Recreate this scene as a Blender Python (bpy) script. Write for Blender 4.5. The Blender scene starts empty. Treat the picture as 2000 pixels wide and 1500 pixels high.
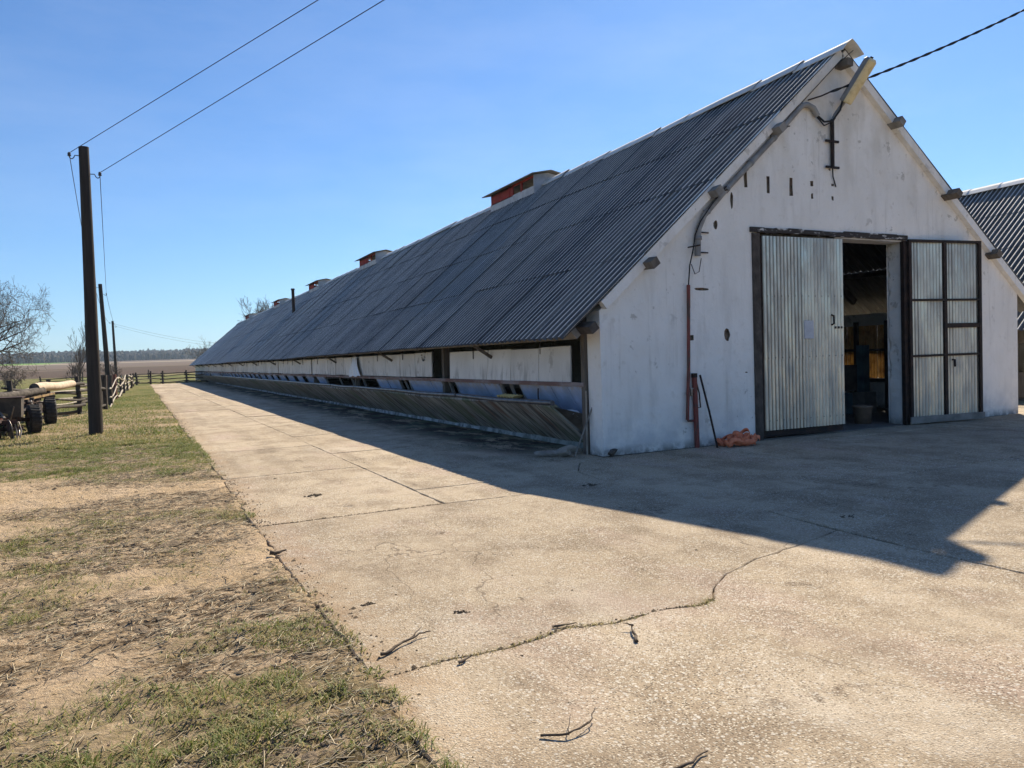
import bpy, bmesh, math, random
import numpy as np
from mathutils import Vector, Matrix
random.seed(7); rng=np.random.default_rng(7)
sc=bpy.context.scene; C=sc.collection
# ------------------------------------------------------------------ camera
CAM=Vector((-6.4394,-9.9546,1.6)); YAW,PITCH,ROLL=0.45692,-0.03567,-0.0334
fw=Vector((math.sin(YAW)*math.cos(PITCH),math.cos(YAW)*math.cos(PITCH),math.sin(PITCH)))
rt=Vector((math.cos(YAW),-math.sin(YAW),0)); up=rt.cross(fw)
r2=math.cos(ROLL)*rt+math.sin(ROLL)*up; u2=-math.sin(ROLL)*rt+math.cos(ROLL)*up
cam=bpy.data.objects.new('camera',bpy.data.cameras.new('camera')); C.objects.link(cam)
cam.matrix_world=Matrix(((r2.x,u2.x,-fw.x,CAM.x),(r2.y,u2.y,-fw.y,CAM.y),(r2.z,u2.z,-fw.z,CAM.z),(0,0,0,1)))
cam.data.sensor_width=36; cam.data.lens=36*1483/2000; cam.data.clip_end=6000; cam.data.clip_start=0.05
sc.camera=cam
# ------------------------------------------------------------------ light
SX,SY=0.97,0.89                       # metres of shadow per metre of height, to -x and -y
sdir=Vector((SX,SY,1)).normalized()
ELEV=math.asin(sdir.z); AZ=math.atan2(SX,SY)
w=bpy.data.worlds.new('World'); sc.world=w; w.use_nodes=True
nt=w.node_tree; bg=nt.nodes['Background']
sky=nt.nodes.new('ShaderNodeTexSky'); sky.sky_type='NISHITA'; sky.sun_disc=False
sky.sun_elevation=ELEV; sky.sun_rotation=AZ; sky.altitude=100; sky.air_density=1.0; sky.dust_density=0.15; sky.ozone_density=3.0
tn=nt.nodes.new('ShaderNodeMix'); tn.data_type='RGBA'; tn.blend_type='MULTIPLY'; tn.inputs['Factor'].default_value=1; tn.inputs['B'].default_value=(.58,.83,1.10,1)
nt.links.new(sky.outputs[0],tn.inputs['A']); tcw=nt.nodes.new('ShaderNodeTexCoord'); mpw=nt.nodes.new('ShaderNodeMapping'); mpw.inputs['Scale'].default_value=(1.2,2.2,5.0); mpw.inputs['Rotation'].default_value=(.3,.2,.6)
nzw=nt.nodes.new('ShaderNodeTexNoise'); nzw.inputs['Scale'].default_value=1.3; nzw.inputs['Detail'].default_value=7; nzw.inputs['Roughness'].default_value=.62
rgw=nt.nodes.new('ShaderNodeMapRange'); rgw.inputs[1].default_value=.46; rgw.inputs[2].default_value=.78; rgw.inputs[4].default_value=.12
mxw=nt.nodes.new('ShaderNodeMix'); mxw.data_type='RGBA'; mxw.inputs['B'].default_value=(9,9.6,10.4,1)
nt.links.new(tcw.outputs['Generated'],mpw.inputs['Vector']); nt.links.new(mpw.outputs[0],nzw.inputs['Vector']); nt.links.new(nzw.outputs['Fac'],rgw.inputs[0]); nt.links.new(rgw.outputs[0],mxw.inputs['Factor'])
nt.links.new(tn.outputs['Result'],mxw.inputs['A']); nt.links.new(mxw.outputs['Result'],bg.inputs[0]); bg.inputs[1].default_value=0.060
sl=bpy.data.lights.new('sun','SUN'); sl.energy=4.6; sl.angle=math.radians(0.55); sl.color=(1,0.89,0.71)
so=bpy.data.objects.new('sun',sl); C.objects.link(so); so.rotation_euler=sdir.to_track_quat('Z','Y').to_euler(); so.location=(20,20,40)
vs=sc.view_settings; vs.view_transform='Standard'; vs.look='None'; vs.exposure=1.03; vs.gamma=1; vs.use_curve_mapping=False
sc.render.engine='CYCLES'
cy=sc.cycles; cy.max_bounces=6; cy.diffuse_bounces=3; cy.glossy_bounces=3; cy.transmission_bounces=2; cy.volume_bounces=0; cy.transparent_max_bounces=4
# ------------------------------------------------------------------ numpy noise
def _h(ix,iy,seed):
    n=(ix.astype(np.int64)*374761393+iy.astype(np.int64)*668265263+seed*974711)&0x7fffffff
    n=((n^(n>>13))*1274126177)&0x7fffffff
    return ((n^(n>>16))&0xffff)/65535.0
def vnoise(x,y,seed=0):
    ix=np.floor(x);iy=np.floor(y);fx=x-ix;fy=y-iy;fx=fx*fx*(3-2*fx);fy=fy*fy*(3-2*fy)
    a=_h(ix,iy,seed);b=_h(ix+1,iy,seed);c=_h(ix,iy+1,seed);d=_h(ix+1,iy+1,seed)
    return (a*(1-fx)+b*fx)*(1-fy)+(c*(1-fx)+d*fx)*fy
def fbm(x,y,seed=0,oct=4,g=.5):
    x=np.asarray(x,float);y=np.asarray(y,float)
    s=0;a=1;t=0
    for o in range(oct):
        s=s+a*vnoise(x*2**o+17.3*o,y*2**o-9.1*o,seed+o);t+=a;a*=g
    return s/t
def ss(a,b,x): t=np.clip((x-a)/(b-a),0,1); return t*t*(3-2*t)
# ------------------------------------------------------------------ material builder
MATS={}
class Mat:
    def __init__(s,name,col,rough=.8,metal=0,spec=.3):
        s.m=bpy.data.materials.new(name); s.m.use_nodes=True; s.t=s.m.node_tree; s.b=s.t.nodes['Principled BSDF']
        s.b.inputs['Roughness'].default_value=rough; s.b.inputs['Metallic'].default_value=metal
        s.b.inputs['Specular IOR Level'].default_value=spec
        s.pos=s.t.nodes.new('ShaderNodeNewGeometry').outputs['Position']; s.obj=None
        rgb=s.t.nodes.new('ShaderNodeRGB'); rgb.outputs[0].default_value=(*col,1); s.c=rgb.outputs[0]; s.h=None; MATS[name]=s.m
        s.t.links.new(s.c,s.b.inputs['Base Color'])
    def n(s,k): return s.t.nodes.new(k)
    def L(s,a,b): s.t.links.new(a,b)
    def coord(s,st,local=False):
        src=s.pos
        if local:
            tc=s.n('ShaderNodeTexCoord'); src=tc.outputs['Object']
        mp=s.n('ShaderNodeMapping'); mp.inputs['Scale'].default_value=st; s.L(src,mp.inputs['Vector']); return mp.outputs[0]
    def noise(s,scale,lo=.4,hi=.6,st=(1,1,1),det=5,rough=.6,local=False,dist=0):
        nz=s.n('ShaderNodeTexNoise'); nz.inputs['Scale'].default_value=scale; nz.inputs['Detail'].default_value=det; nz.inputs['Roughness'].default_value=rough
        nz.inputs['Distortion'].default_value=dist
        s.L(s.coord(st,local),nz.inputs['Vector']); return s.rng(nz.outputs['Fac'],lo,hi)
    def rng(s,x,lo,hi,a=0,b=1):
        r=s.n('ShaderNodeMapRange'); r.inputs[1].default_value=lo; r.inputs[2].default_value=hi; r.inputs[3].default_value=a; r.inputs[4].default_value=b; s.L(x,r.inputs[0]); return r.outputs[0]
    def vor(s,scale,feat='F1',lo=0,hi=1,st=(1,1,1),out='Distance',rand=1):
        v=s.n('ShaderNodeTexVoronoi'); v.feature=feat; v.inputs['Scale'].default_value=scale; v.inputs['Randomness'].default_value=rand; s.L(s.coord(st),v.inputs['Vector'])
        if out=='Color':
            sp=s.n('ShaderNodeSeparateColor'); s.L(v.outputs['Color'],sp.inputs[0]); return s.rng(sp.outputs[0],lo,hi)
        return s.rng(v.outputs[out],lo,hi)
    def axis(s,i,lo,hi):
        sp=s.n('ShaderNodeSeparateXYZ'); s.L(s.pos,sp.inputs[0]); return s.rng(sp.outputs[i],lo,hi)
    def mul(s,a,b,op='MULTIPLY'):
        m=s.n('ShaderNodeMath'); m.operation=op
        for i,x in enumerate((a,b)):
            if isinstance(x,(int,float)): m.inputs[i].default_value=x
            else: s.L(x,m.inputs[i])
        m.use_clamp=True; return m.outputs[0]
    def inv(s,a): return s.mul(1.0,a,'SUBTRACT')
    def attr(s,name):
        a=s.n('ShaderNodeAttribute'); a.attribute_name=name; return a.outputs['Fac']
    def rand(s): return s.n('ShaderNodeObjectInfo').outputs['Random']
    def mix(s,mask,col,f=1.,mode='MIX'):
        m=s.n('ShaderNodeMix'); m.data_type='RGBA'; m.blend_type=mode
        if f!=1.: mask=s.mul(mask,f)
        s.L(mask,m.inputs['Factor']); s.L(s.c,m.inputs['A'])
        if hasattr(col,'links'): s.L(col,m.inputs['B'])
        else: m.inputs['B'].default_value=(*col,1)
        s.c=m.outputs['Result']; s.L(s.c,s.b.inputs['Base Color']); return s
    def vary(s,lo=.85,hi=1.12):
        r=s.rng(s.rand(),0,1,lo,hi); cm=s.n('ShaderNodeCombineColor')
        for i in range(3): s.L(r,cm.inputs[i])
        m=s.n('ShaderNodeMix'); m.data_type='RGBA'; m.blend_type='MULTIPLY'; m.inputs['Factor'].default_value=1
        s.L(s.c,m.inputs['A']); s.L(cm.outputs[0],m.inputs['B']); s.c=m.outputs['Result']; s.L(s.c,s.b.inputs['Base Color']); return s
    def bump(s,h,strength=.5,dist=.02):
        b=s.n('ShaderNodeBump'); b.inputs['Strength'].default_value=strength; b.inputs['Distance'].default_value=dist
        s.L(h,b.inputs['Height'])
        if s.h is not None: s.L(s.h,b.inputs['Normal'])
        s.h=b.outputs[0]; s.L(s.h,s.b.inputs['Normal']); return s
    def rough(s,mask,a,b):
        s.L(s.rng(mask,0,1,a,b),s.b.inputs['Roughness']); return s
def simple(name,col,rough=.75,metal=0,c2=None,scale=6,st=(1,1,1),bump=.3,bs=40,spec=.3,lo=.38,hi=.66):
    m=Mat(name,col,rough,metal,spec)
    if c2: m.mix(m.noise(scale,lo,hi,st),c2)
    if bump: m.bump(m.noise(bs,.2,.8,st),bump,.01)
    return m.m
# concrete yard
m=Mat('concrete_slab',(.49,.395,.285),.93,0,.1)
m.mix(m.noise(.4,.40,.62),(.41,.32,.22)); m.mix(m.noise(1.5,.46,.60,det=8,rough=.65),(.27,.205,.14),.75); m.mix(m.noise(.7,.56,.66,(1,.6,1),8,.65),(.58,.49,.38),.7)
m.mix(m.noise(.9,.54,.68,(1,.45,1)),(.44,.33,.26),.8)                       # pinkish worn zones
m.mix(m.mul(m.noise(.55,.5,.62,(2.6,.16,1),4),m.noise(1.3,.4,.6)),(.22,.165,.11),.7)   # wheel tracks along the road
m.mix(m.mul(m.noise(2.6,.60,.66,(1,.7,1),8,.7),m.noise(.7,.45,.6)),(.13,.09,.06),.9)     # mud stains
wear=m.rng(m.noise(.8,.35,.6,det=6),0,1,.45,1)
def peb(scale,lim,lo,hi,col,f):
    v=m.n('ShaderNodeTexVoronoi'); v.inputs['Scale'].default_value=scale; m.L(m.coord((1,1,1)),v.inputs['Vector'])
    sp=m.n('ShaderNodeSeparateColor'); m.L(v.outputs['Color'],sp.inputs[0])
    k=m.mul(m.rng(v.outputs['Distance'],lim,lim*.7),m.rng(sp.outputs[0],lo,hi)); m.mix(m.mul(k,wear),col,f); return k
pk=peb(95,.55,.62,.66,(.72,.65,.53),.85); peb(80,.5,.36,.30,(.11,.085,.06),.85); p3=peb(42,.45,.74,.78,(.66,.61,.53),.85)
m.mix(m.noise(160,.55,.7,det=3),(.20,.155,.11),.45)
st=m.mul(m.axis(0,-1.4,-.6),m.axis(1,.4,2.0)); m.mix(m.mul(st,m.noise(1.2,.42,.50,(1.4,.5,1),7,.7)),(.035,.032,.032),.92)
m.mix(m.mul(m.mul(m.axis(0,-1.7,-.2),m.axis(1,-.2,1.5)),m.noise(.9,.45,.6)),(.15,.19,.13),.75)
nf=m.n('ShaderNodeTexNoise'); nf.inputs['Scale'].default_value=.45; nf.inputs['Detail'].default_value=7; nf.inputs['Roughness'].default_value=.45; m.L(m.coord((1,.6,1)),nf.inputs['Vector'])
cr=m.mul(m.rng(nf.outputs['Fac'],.4985,.4995),m.rng(nf.outputs['Fac'],.5015,.5005)); m.mix(m.mul(cr,m.noise(.6,.5,.55)),(.16,.12,.085),.7)
m.mix(m.mul(m.inv(m.axis(0,-5.45,-5.0)),m.noise(3.5,.42,.6,det=7,rough=.7)),(.36,.245,.145),.85)
m.vary(.86,1.08)
m.bump(m.noise(90,.3,.7,det=6),.8,.007).bump(pk,.35,.004).bump(m.noise(5,.3,.7),.3,.015)
MATS['concrete_slab'].name='concrete_slab'
m=Mat('joint_soil',(.13,.10,.07),1); m.mix(m.noise(9,.4,.6),(.24,.18,.12)); m.bump(m.noise(60,.3,.7),.8,.01)
# soil and fields
m=Mat('soil',(.52,.39,.26),1,0,.05)
m.mix(m.noise(1.7,.42,.6),(.47,.345,.215)); m.mix(m.mul(m.noise(5,.44,.58,(1,1.8,1),7,.7),m.attr('litter')),(.085,.058,.036),.97); m.mix(m.noise(7,.60,.68,(1,1.8,1),7,.7),(.14,.095,.06),.8); m.mix(m.noise(30,.54,.66),(.60,.48,.34),.7); m.mix(m.noise(60,.42,.3),(.12,.085,.06),.7)
m.mix(m.mul(m.attr('grass'),m.noise(9,.36,.56,det=7,rough=.7)),(.085,.078,.03),.85); m.mix(m.mul(m.attr('grass'),m.noise(26,.5,.62,(1,2,1))),(.30,.235,.12),.75)
m.mix(m.attr('meadow'),(.15,.15,.055)); m.mix(m.mul(m.attr('meadow'),m.noise(.12,.42,.62,(1,.35,1))),(.22,.185,.085),.85); m.mix(m.mul(m.attr('meadow'),m.noise(.6,.5,.6,(1,.4,1))),(.09,.115,.03),.6)
m.mix(m.attr('plough'),(.10,.072,.055)); m.mix(m.attr('fallow'),(.15,.115,.092)); m.mix(m.attr('stubble'),(.33,.27,.20)); m.mix(m.attr('crop'),(.15,.25,.05)); m.mix(m.attr('wood'),(.10,.085,.07))
m.bump(m.noise(25,.3,.7,det=7,rough=.7),.8,.03)
m=Mat('grass_blade',(.105,.145,.022),.6,0,.3); m.mix(m.noise(1.5,.4,.6),(.16,.18,.045),.6); m.mix(m.attr('tint'),(.42,.33,.16))
tb=m.n('ShaderNodeBsdfTranslucent'); m.L(m.c,tb.inputs[0]); mx=m.n('ShaderNodeMixShader'); mx.inputs[0].default_value=.4; m.L(m.b.outputs[0],mx.inputs[1]); m.L(tb.outputs[0],mx.inputs[2]); m.L(mx.outputs[0],m.t.nodes['Material Output'].inputs[0])
m=Mat('straw',(.58,.48,.31),.6,0,.4); m.mix(m.attr('tint'),(.13,.09,.05))
m=Mat('twig',(.07,.05,.035),.9); m.mix(m.noise(20,.45,.6),(.13,.10,.075))
m=Mat('dung',(.06,.045,.03),.95); m.mix(m.noise(30,.4,.6),(.12,.09,.06)); m.bump(m.noise(80,.3,.7),.6,.01)
# walls
m=Mat('plaster',(.88,.84,.79),.9,0,.15)
m.mix(m.noise(.8,.42,.68),(.81,.77,.715)); m.mix(m.noise(2.2,.52,.72,(1.5,1,.3)),(.62,.575,.52),.5); m.mix(m.noise(6,.58,.72),(.62,.56,.48),.45)
m.mix(m.mul(m.inv(m.axis(2,.05,.75)),m.noise(2.5,.4,.6)),(.50,.49,.50),.7); m.mix(m.mul(m.inv(m.axis(2,0,.16)),m.noise(7,.35,.55)),(.20,.18,.155),.9)
m.mix(m.mul(m.axis(2,3.7,5.5),m.noise(1.2,.45,.62,(1,1,.5))),(.60,.54,.45),.55)
m.mix(m.mul(m.noise(1.0,.58,.66,(9,1,.32),6),m.noise(.45,.45,.6)),(.50,.45,.38),.4); m.mix(m.noise(16,.70,.74),(.25,.22,.19),.7); m.mix(m.mul(m.noise(4,.60,.615,det=9,rough=.65),m.noise(.5,.5,.6)),(.45,.41,.36),.7)
m.bump(m.noise(3,.3,.7),.35,.05).bump(m.noise(30,.3,.7,det=6),.28,.012)
m=Mat('chipped_brick',(.30,.21,.15),.95); m.mix(m.noise(18,.42,.58),(.10,.085,.07)); m.mix(m.noise(9,.5,.6),(.42,.36,.26),.6); m.bump(m.noise(30,.3,.7),.8,.02)
m=Mat('asbestos',(.090,.086,.080),.62,0,.45)
m.mix(m.noise(.35,.42,.62,(.35,1.2,.35)),(.048,.047,.047)); m.mix(m.noise(1.6,.48,.66,(.4,2,.4)),(.125,.12,.113),.7); m.mix(m.noise(9,.56,.66,det=7,rough=.7),(.20,.195,.16),.6); m.mix(m.noise(.33,.46,.60,(.3,1.2,.3),6,.6),(.034,.034,.038),.85); m.mix(m.noise(.5,.56,.66,(.3,1.4,.3),6,.6),(.17,.165,.155),.6)
m.mix(m.noise(90,.6,.7),(.07,.07,.07),.5); m.mix(m.mul(m.attr('crest_glint'),m.noise(2.5,.15,.5,(.5,1,.5))),(.80,.79,.76),1.); m.vary(.94,1.06); m.bump(m.noise(60,.3,.7,det=6),.3,.005)  # pale crests put the grazing sun highlight into the colour
m=Mat('ridge_cement',(.74,.72,.69),.85); m.mix(m.noise(3,.45,.65),(.60,.58,.55)); m.vary(.9,1.08); m.bump(m.noise(40,.3,.7),.2,.005)
m=Mat('side_board',(.78,.75,.70),.8,0,.25); m.mix(m.noise(1.2,.42,.65,(1,1,.6)),(.68,.65,.60)); m.mix(m.mul(m.noise(5,.50,.64,(1,1.6,.25)),m.inv(m.axis(2,1.25,1.55))),(.30,.28,.25),.6); m.mix(m.noise(3,.60,.68),(.34,.31,.27),.6); m.vary(.88,1.1); m.bump(m.noise(25,.3,.7),.15,.005)
m=Mat('blue_board',(.44,.52,.70),.8,0,.25); m.mix(m.noise(2,.42,.62),(.33,.38,.50)); m.mix(m.mul(m.noise(5,.5,.6),m.axis(2,.9,1.1)),(.42,.38,.34),.8); m.vary(.88,1.1)
m=Mat('trough_concrete',(.33,.325,.30),.95,0,.1)
m.mix(m.noise(3.2,.42,.58,(.22,2.2,.22),5,.65),(.11,.10,.09)); m.mix(m.noise(5,.50,.62,(.25,2.5,.25)),(.50,.47,.41),.8); m.mix(m.noise(1.1,.5,.62,(.5,1,.5)),(.16,.19,.12),.7); m.mix(m.noise(2,.58,.66,(.4,1.5,.4)),(.20,.12,.085),.7); m.bump(m.noise(8,.3,.7,(.3,2.5,.3)),.6,.03).bump(m.noise(50,.3,.7),.3,.01)
m=Mat('whitewash_kerb',(.46,.49,.51),.9); m.mix(m.noise(3.5,.42,.55),(.17,.18,.18)); m.mix(m.inv(m.axis(1,1.5,6)),(.20,.22,.19),.7); m.bump(m.noise(12,.3,.7),.6,.03)
simple('weathered_wood',(.17,.14,.11),.9,c2=(.09,.075,.065),scale=3,st=(3,3,.6),bump=.5,bs=30)
simple('grey_wood',(.28,.26,.235),.9,c2=(.17,.155,.14),scale=4,bump=.5,bs=30)
simple('dark_timber',(.055,.045,.038),.9,c2=(.11,.09,.075),scale=5,bump=.5,bs=30)
m=Mat('red_rail',(.20,.12,.10),.85); m.mix(m.noise(3,.45,.6,(1,.5,1)),(.30,.26,.25),.8)
m=Mat('galvanised',(.70,.63,.52),.38,.7,.5); m.mix(m.noise(1.5,.42,.62,(2,1,.5)),(.50,.46,.40)); m.mix(m.noise(4,.56,.72,(2,1,.6)),(.40,.34,.27),.6); m.mix(m.noise(30,.66,.72),(.2,.13,.08),.6); m.mix(m.attr('groove'),(.13,.11,.09),.8); m.rough(m.noise(3,.35,.65,(2,1,.5)),.28,.52); m.bump(m.noise(6,.3,.7),.12,.02)  # dark grooves paint the shade between the ribs
simple('dark_steel',(.022,.018,.017),.7,.3,c2=(.055,.032,.024),scale=8,bump=.3)
m=Mat('lintel_wood',(.05,.042,.038),.9); m.mix(m.noise(5,.55,.62,(1,1,3)),(.55,.53,.50)); m.bump(m.noise(20,.3,.7),.6,.01)
m=Mat('red_pipe',(.20,.045,.035),.6,0,.4); m.mix(m.noise(10,.5,.62,(1,1,.4)),(.09,.05,.04)); 
simple('conduit',(.30,.29,.275),.7,c2=(.19,.18,.17),scale=4,bump=.2)
simple('black_cable',(.012,.012,.014),.6,bump=0)
m=Mat('lamp_cream',(.70,.58,.33),.45,0,.5); m.mix(m.noise(7,.5,.7),(.45,.33,.16),.7)
simple('lamp_grey',(.27,.27,.28),.6,c2=(.18,.18,.18),bump=.1)
simple('orange_strap',(.86,.27,.14),.8,c2=(.66,.18,.09),scale=14,bump=.3,bs=150)
simple('red_paint',(.40,.045,.035),.8,c2=(.24,.04,.03),scale=4,bump=.2)
simple('vent_white',(.58,.58,.60),.85,c2=(.42,.42,.45),scale=3,bump=.2)
simple('vent_sheet',(.28,.24,.17),.8,c2=(.16,.13,.10),scale=3,bump=.2)
simple('dark_pipe',(.05,.05,.055),.35,.3,c2=(.14,.14,.15),scale=5,bump=.3,bs=20,spec=.5)
simple('rubble',(.40,.36,.31),.95,c2=(.24,.21,.18),scale=6,bump=.6)
simple('plastic_film',(.74,.76,.80),.35,bump=.3,bs=25,spec=.5)
simple('yellow_sheet',(.75,.58,.25),.5,bump=.1)
simple('pole_wood',(.030,.023,.019),.85,c2=(.055,.043,.035),scale=3,st=(4,4,.25),bump=.6,bs=20)
simple('fence_wood',(.075,.062,.052),.9,c2=(.04,.032,.028),scale=5,bump=.5,bs=25)
simple('pale_pole_wood',(.42,.37,.31),.9,c2=(.26,.22,.18),scale=5,bump=.5,bs=25)
simple('red_post',(.20,.07,.05),.85,c2=(.11,.06,.045),scale=5,bump=.3)
simple('birch_log',(.62,.50,.37),.85,c2=(.45,.34,.25),scale=6,bump=.4)
simple('bark',(.05,.04,.034),.95,c2=(.13,.11,.09),scale=8,bump=.6,bs=25)
simple('bare_branch',(.085,.07,.06),.95,c2=(.13,.105,.09),scale=2,bump=0)
simple('tyre',(.02,.02,.021),.75,c2=(.055,.05,.045),scale=6,bump=.4)
simple('tyre_rim',(.16,.07,.05),.7,c2=(.30,.24,.20),scale=8,bump=.2)
simple('rust_red',(.075,.035,.027),.8,c2=(.035,.026,.022),scale=6,bump=.3)
simple('yellow_paint',(.34,.22,.09),.75,c2=(.12,.08,.05),scale=6,bump=.2)
simple('orange_paint',(.45,.12,.06),.6,c2=(.35,.09,.04),scale=6,bump=.2)
simple('bare_steel',(.32,.30,.28),.45,.8,c2=(.2,.15,.11),scale=8,bump=.2)
simple('ceramic',(.05,.04,.04),.3,bump=0)
simple('bucket_plastic',(.24,.18,.13),.6,c2=(.14,.10,.08),scale=6,bump=.1)
m=Mat('ochre_sheet',(.58,.43,.20),.6); m.mix(m.noise(4,.42,.62),(.36,.24,.11))
tb=m.n('ShaderNodeBsdfTranslucent'); m.L(m.c,tb.inputs[0]); mx=m.n('ShaderNodeMixShader'); mx.inputs[0].default_value=.28; m.L(m.b.outputs[0],mx.inputs[1]); m.L(tb.outputs[0],mx.inputs[2]); m.L(mx.outputs[0],m.t.nodes['Material Output'].inputs[0])
simple('teal_paint',(.10,.17,.19),.7,c2=(.07,.1,.11),scale=4,bump=.2)
simple('barn_floor',(.20,.18,.16),.95,c2=(.12,.11,.10),scale=2,bump=.4)
m=Mat('far_wood',(.050,.046,.044),1,0,0); m.mix(m.noise(.02,.4,.6),(.10,.085,.07)); m.mix(m.noise(.3,.5,.62),(.055,.055,.045),.7)
# ------------------------------------------------------------------ mesh builder
class MB:
    def __init__(s): s.v=[]; s.f=[]; s.sm=[]
    def add(s,vs,fs,smooth=False):
        o=len(s.v); s.v+= [tuple(p) for p in vs]; s.f+=[tuple(i+o for i in f) for f in fs]; s.sm+=[smooth]*len(fs); return s
    def hexa(s,p):   # 8 points: bottom 4 ccw, top 4 ccw
        return s.add(p,[(3,2,1,0),(4,5,6,7),(0,1,5,4),(1,2,6,5),(2,3,7,6),(3,0,4,7)])
    def box(s,x0,x1,y0,y1,z0,z1): return s.hexa([(x0,y0,z0),(x1,y0,z0),(x1,y1,z0),(x0,y1,z0),(x0,y0,z1),(x1,y0,z1),(x1,y1,z1),(x0,y1,z1)])
    def beam(s,a,b,w_,h_,upv=(0,0,1)):   # bar from a to b, section w (side) x h (along up)
        a=Vector(a);b=Vector(b);d=(b-a).normalized();sd=d.cross(Vector(upv))
        if sd.length<1e-4: sd=d.cross(Vector((1,0,0)))
        sd.normalize();u=sd.cross(d)
        k=[(-1,-1),(1,-1),(1,1),(-1,1)]
        P=[a+sd*(i*w_/2)+u*(j*h_/2) for i,j in k]+[b+sd*(i*w_/2)+u*(j*h_/2) for i,j in k]
        return s.hexa(P)
    def tube(s,pts,r,n=8,cap=True,smooth=True,jit=0):
        pts=[Vector(p) for p in pts]; N=len(pts); rr=r if hasattr(r,'__len__') else [r]*N
        d0=(pts[1]-pts[0]).normalized(); ref=Vector((0,0,1)) if abs(d0.z)<.9 else Vector((1,0,0)); a=d0.cross(ref).normalized()
        V=[];F=[]
        for i,p in enumerate(pts):
            d=(pts[min(i+1,N-1)]-pts[max(i-1,0)]).normalized(); a=(a-d*a.dot(d)).normalized(); b=d.cross(a)
            for k in range(n):
                t=2*math.pi*k/n; q=rr[i]*(1+(random.uniform(-jit,jit) if jit else 0)); V.append(p+a*(q*math.cos(t))+b*(q*math.sin(t)))
        for i in range(N-1):
            for k in range(n): F.append((i*n+k,i*n+(k+1)%n,(i+1)*n+(k+1)%n,(i+1)*n+k))
        s.add(V,F,smooth)
        if cap:
            s.add([V[k] for k in range(n)],[tuple(range(n-1,-1,-1))]); s.add([V[(N-1)*n+k] for k in range(n)],[tuple(range(n))])
        return s
    def lathe(s,prof,n,M=Matrix.Identity(4),smooth=True):   # prof: (r,z) ; axis local z
        V=[];F=[]
        for r,z in prof:
            for k in range(n):
                t=2*math.pi*k/n; V.append(M@Vector((r*math.cos(t),r*math.sin(t),z)))
        for i in range(len(prof)-1):
            for k in range(n): F.append((i*n+k,i*n+(k+1)%n,(i+1)*n+(k+1)%n,(i+1)*n+k))
        return s.add(V,F,smooth)
    def mesh(s,name):
        me=bpy.data.meshes.new(name); me.from_pydata(s.v,[],s.f); me.polygons.foreach_set('use_smooth',s.sm); me.update()
        if hasattr(s,'groove'): me.attributes.new('groove','FLOAT','POINT').data.foreach_set('value',s.groove)
        return me
    def build(s,name,mat,parent=None): return mk(name,s.mesh(name),mat,parent)
def mk(name,me,mat,parent=None,loc=None):
    o=bpy.data.objects.new(name,me)
    if mat and not me.materials: me.materials.append(MATS[mat])
    C.objects.link(o)
    if parent: o.parent=parent
    if loc is not None: o.location=loc
    return o
def tag(o,label=None,cat=None,group=None,kind=None):
    if label: o['label']=label
    if cat: o['category']=cat
    if group: o['group']=group
    if kind: o['kind']=kind
    return o
def thing(name,label,cat,loc=(0,0,0),rz=0,group=None):
    o=bpy.data.objects.new(name,None); C.objects.link(o); o.location=loc; o.rotation_euler=(0,0,rz); o.empty_display_size=.2
    return tag(o,label,cat,group)
def np_mesh(name,V,F,mat,attrs=None,parent=None,smooth=False):
    me=bpy.data.meshes.new(name); V=np.asarray(V,np.float32); F=np.asarray(F,np.int32); k=F.shape[1]
    me.vertices.add(len(V)); me.vertices.foreach_set('co',V.ravel()); me.loops.add(F.size); me.loops.foreach_set('vertex_index',F.ravel())
    me.polygons.add(len(F)); me.polygons.foreach_set('loop_start',np.arange(0,F.size,k,dtype=np.int32))
    if smooth: me.polygons.foreach_set('use_smooth',np.ones(len(F),bool))
    for a,val in (attrs or {}).items():
        at=me.attributes.new(a,'FLOAT','POINT'); at.data.foreach_set('value',np.asarray(val,np.float32))
    me.update(calc_edges=True); return mk(name,me,mat,parent)
def R(a): return math.radians(a)
# ================================================================== GROUND
def grassmask(x,y):
    n=fbm(x*.55,y*.75,3,5,.55); n2=fbm(x*2.1,y*2.6,11,4)
    reg=.10+.62*ss(.6,4.2,y+1.2*(fbm(x*.6,y*.5,21,3)-.5)*3)+.56*ss(-2.2,-4.2,y)*ss(.33,.55,fbm(x*.5+3,y*.8,31,3))
    reg=reg+.25*ss(-6.6,-5.7,x)*ss(-5.5,-7,y)
    return np.clip((n*.7+n2*.3-.5)*3.0+reg*1.25-.25,0,1)
EDGE=-5.45
def edge_x(y): return EDGE+.05*(fbm(y*.45,y*0+.5,5,4)-.5)*2+.03*(fbm(y*3,y*0+2.5,6,3)-.5)*2+ss(20,50,y)*.25*(fbm(y*.4,y*0,9,3)-.3)
def litter(x,y): return ss(.36,.56,fbm(x*.75+5,y*1.15,161,4,.55)+.10*ss(-3.2,-5.5,y)-.06*ss(-3.5,-1,y)*(1-ss(1,3,y)))
def soil_z(x,y):
    nz=(fbm(x*1.1,y*1.3,41,3)-.5)*.05+(fbm(x*4,y*5,43,4,.6)-.5)*.065+(fbm(x*13,y*16,47,3,.65)-.5)*.048
    far=ss(22,40,y)
    near=.006+nz*(1-.6*far)
    d=x-edge_x(y)
    z=near+.0-ss(-.10,.20,d+.10*(fbm(x*9,y*9,49,3)-.5))*.085
    return z
def terrain(x,y):
    r=np.hypot(x+6.4,y+10)
    z=np.where(r>130,(r-130)*.0142,0)
    h=fbm(x*.0016+3,y*.0016,71,4)
    z=z+ss(950,1500,r)*(3+30*(h-.45))+ss(1500,2600,r)*4
    return z
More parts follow.
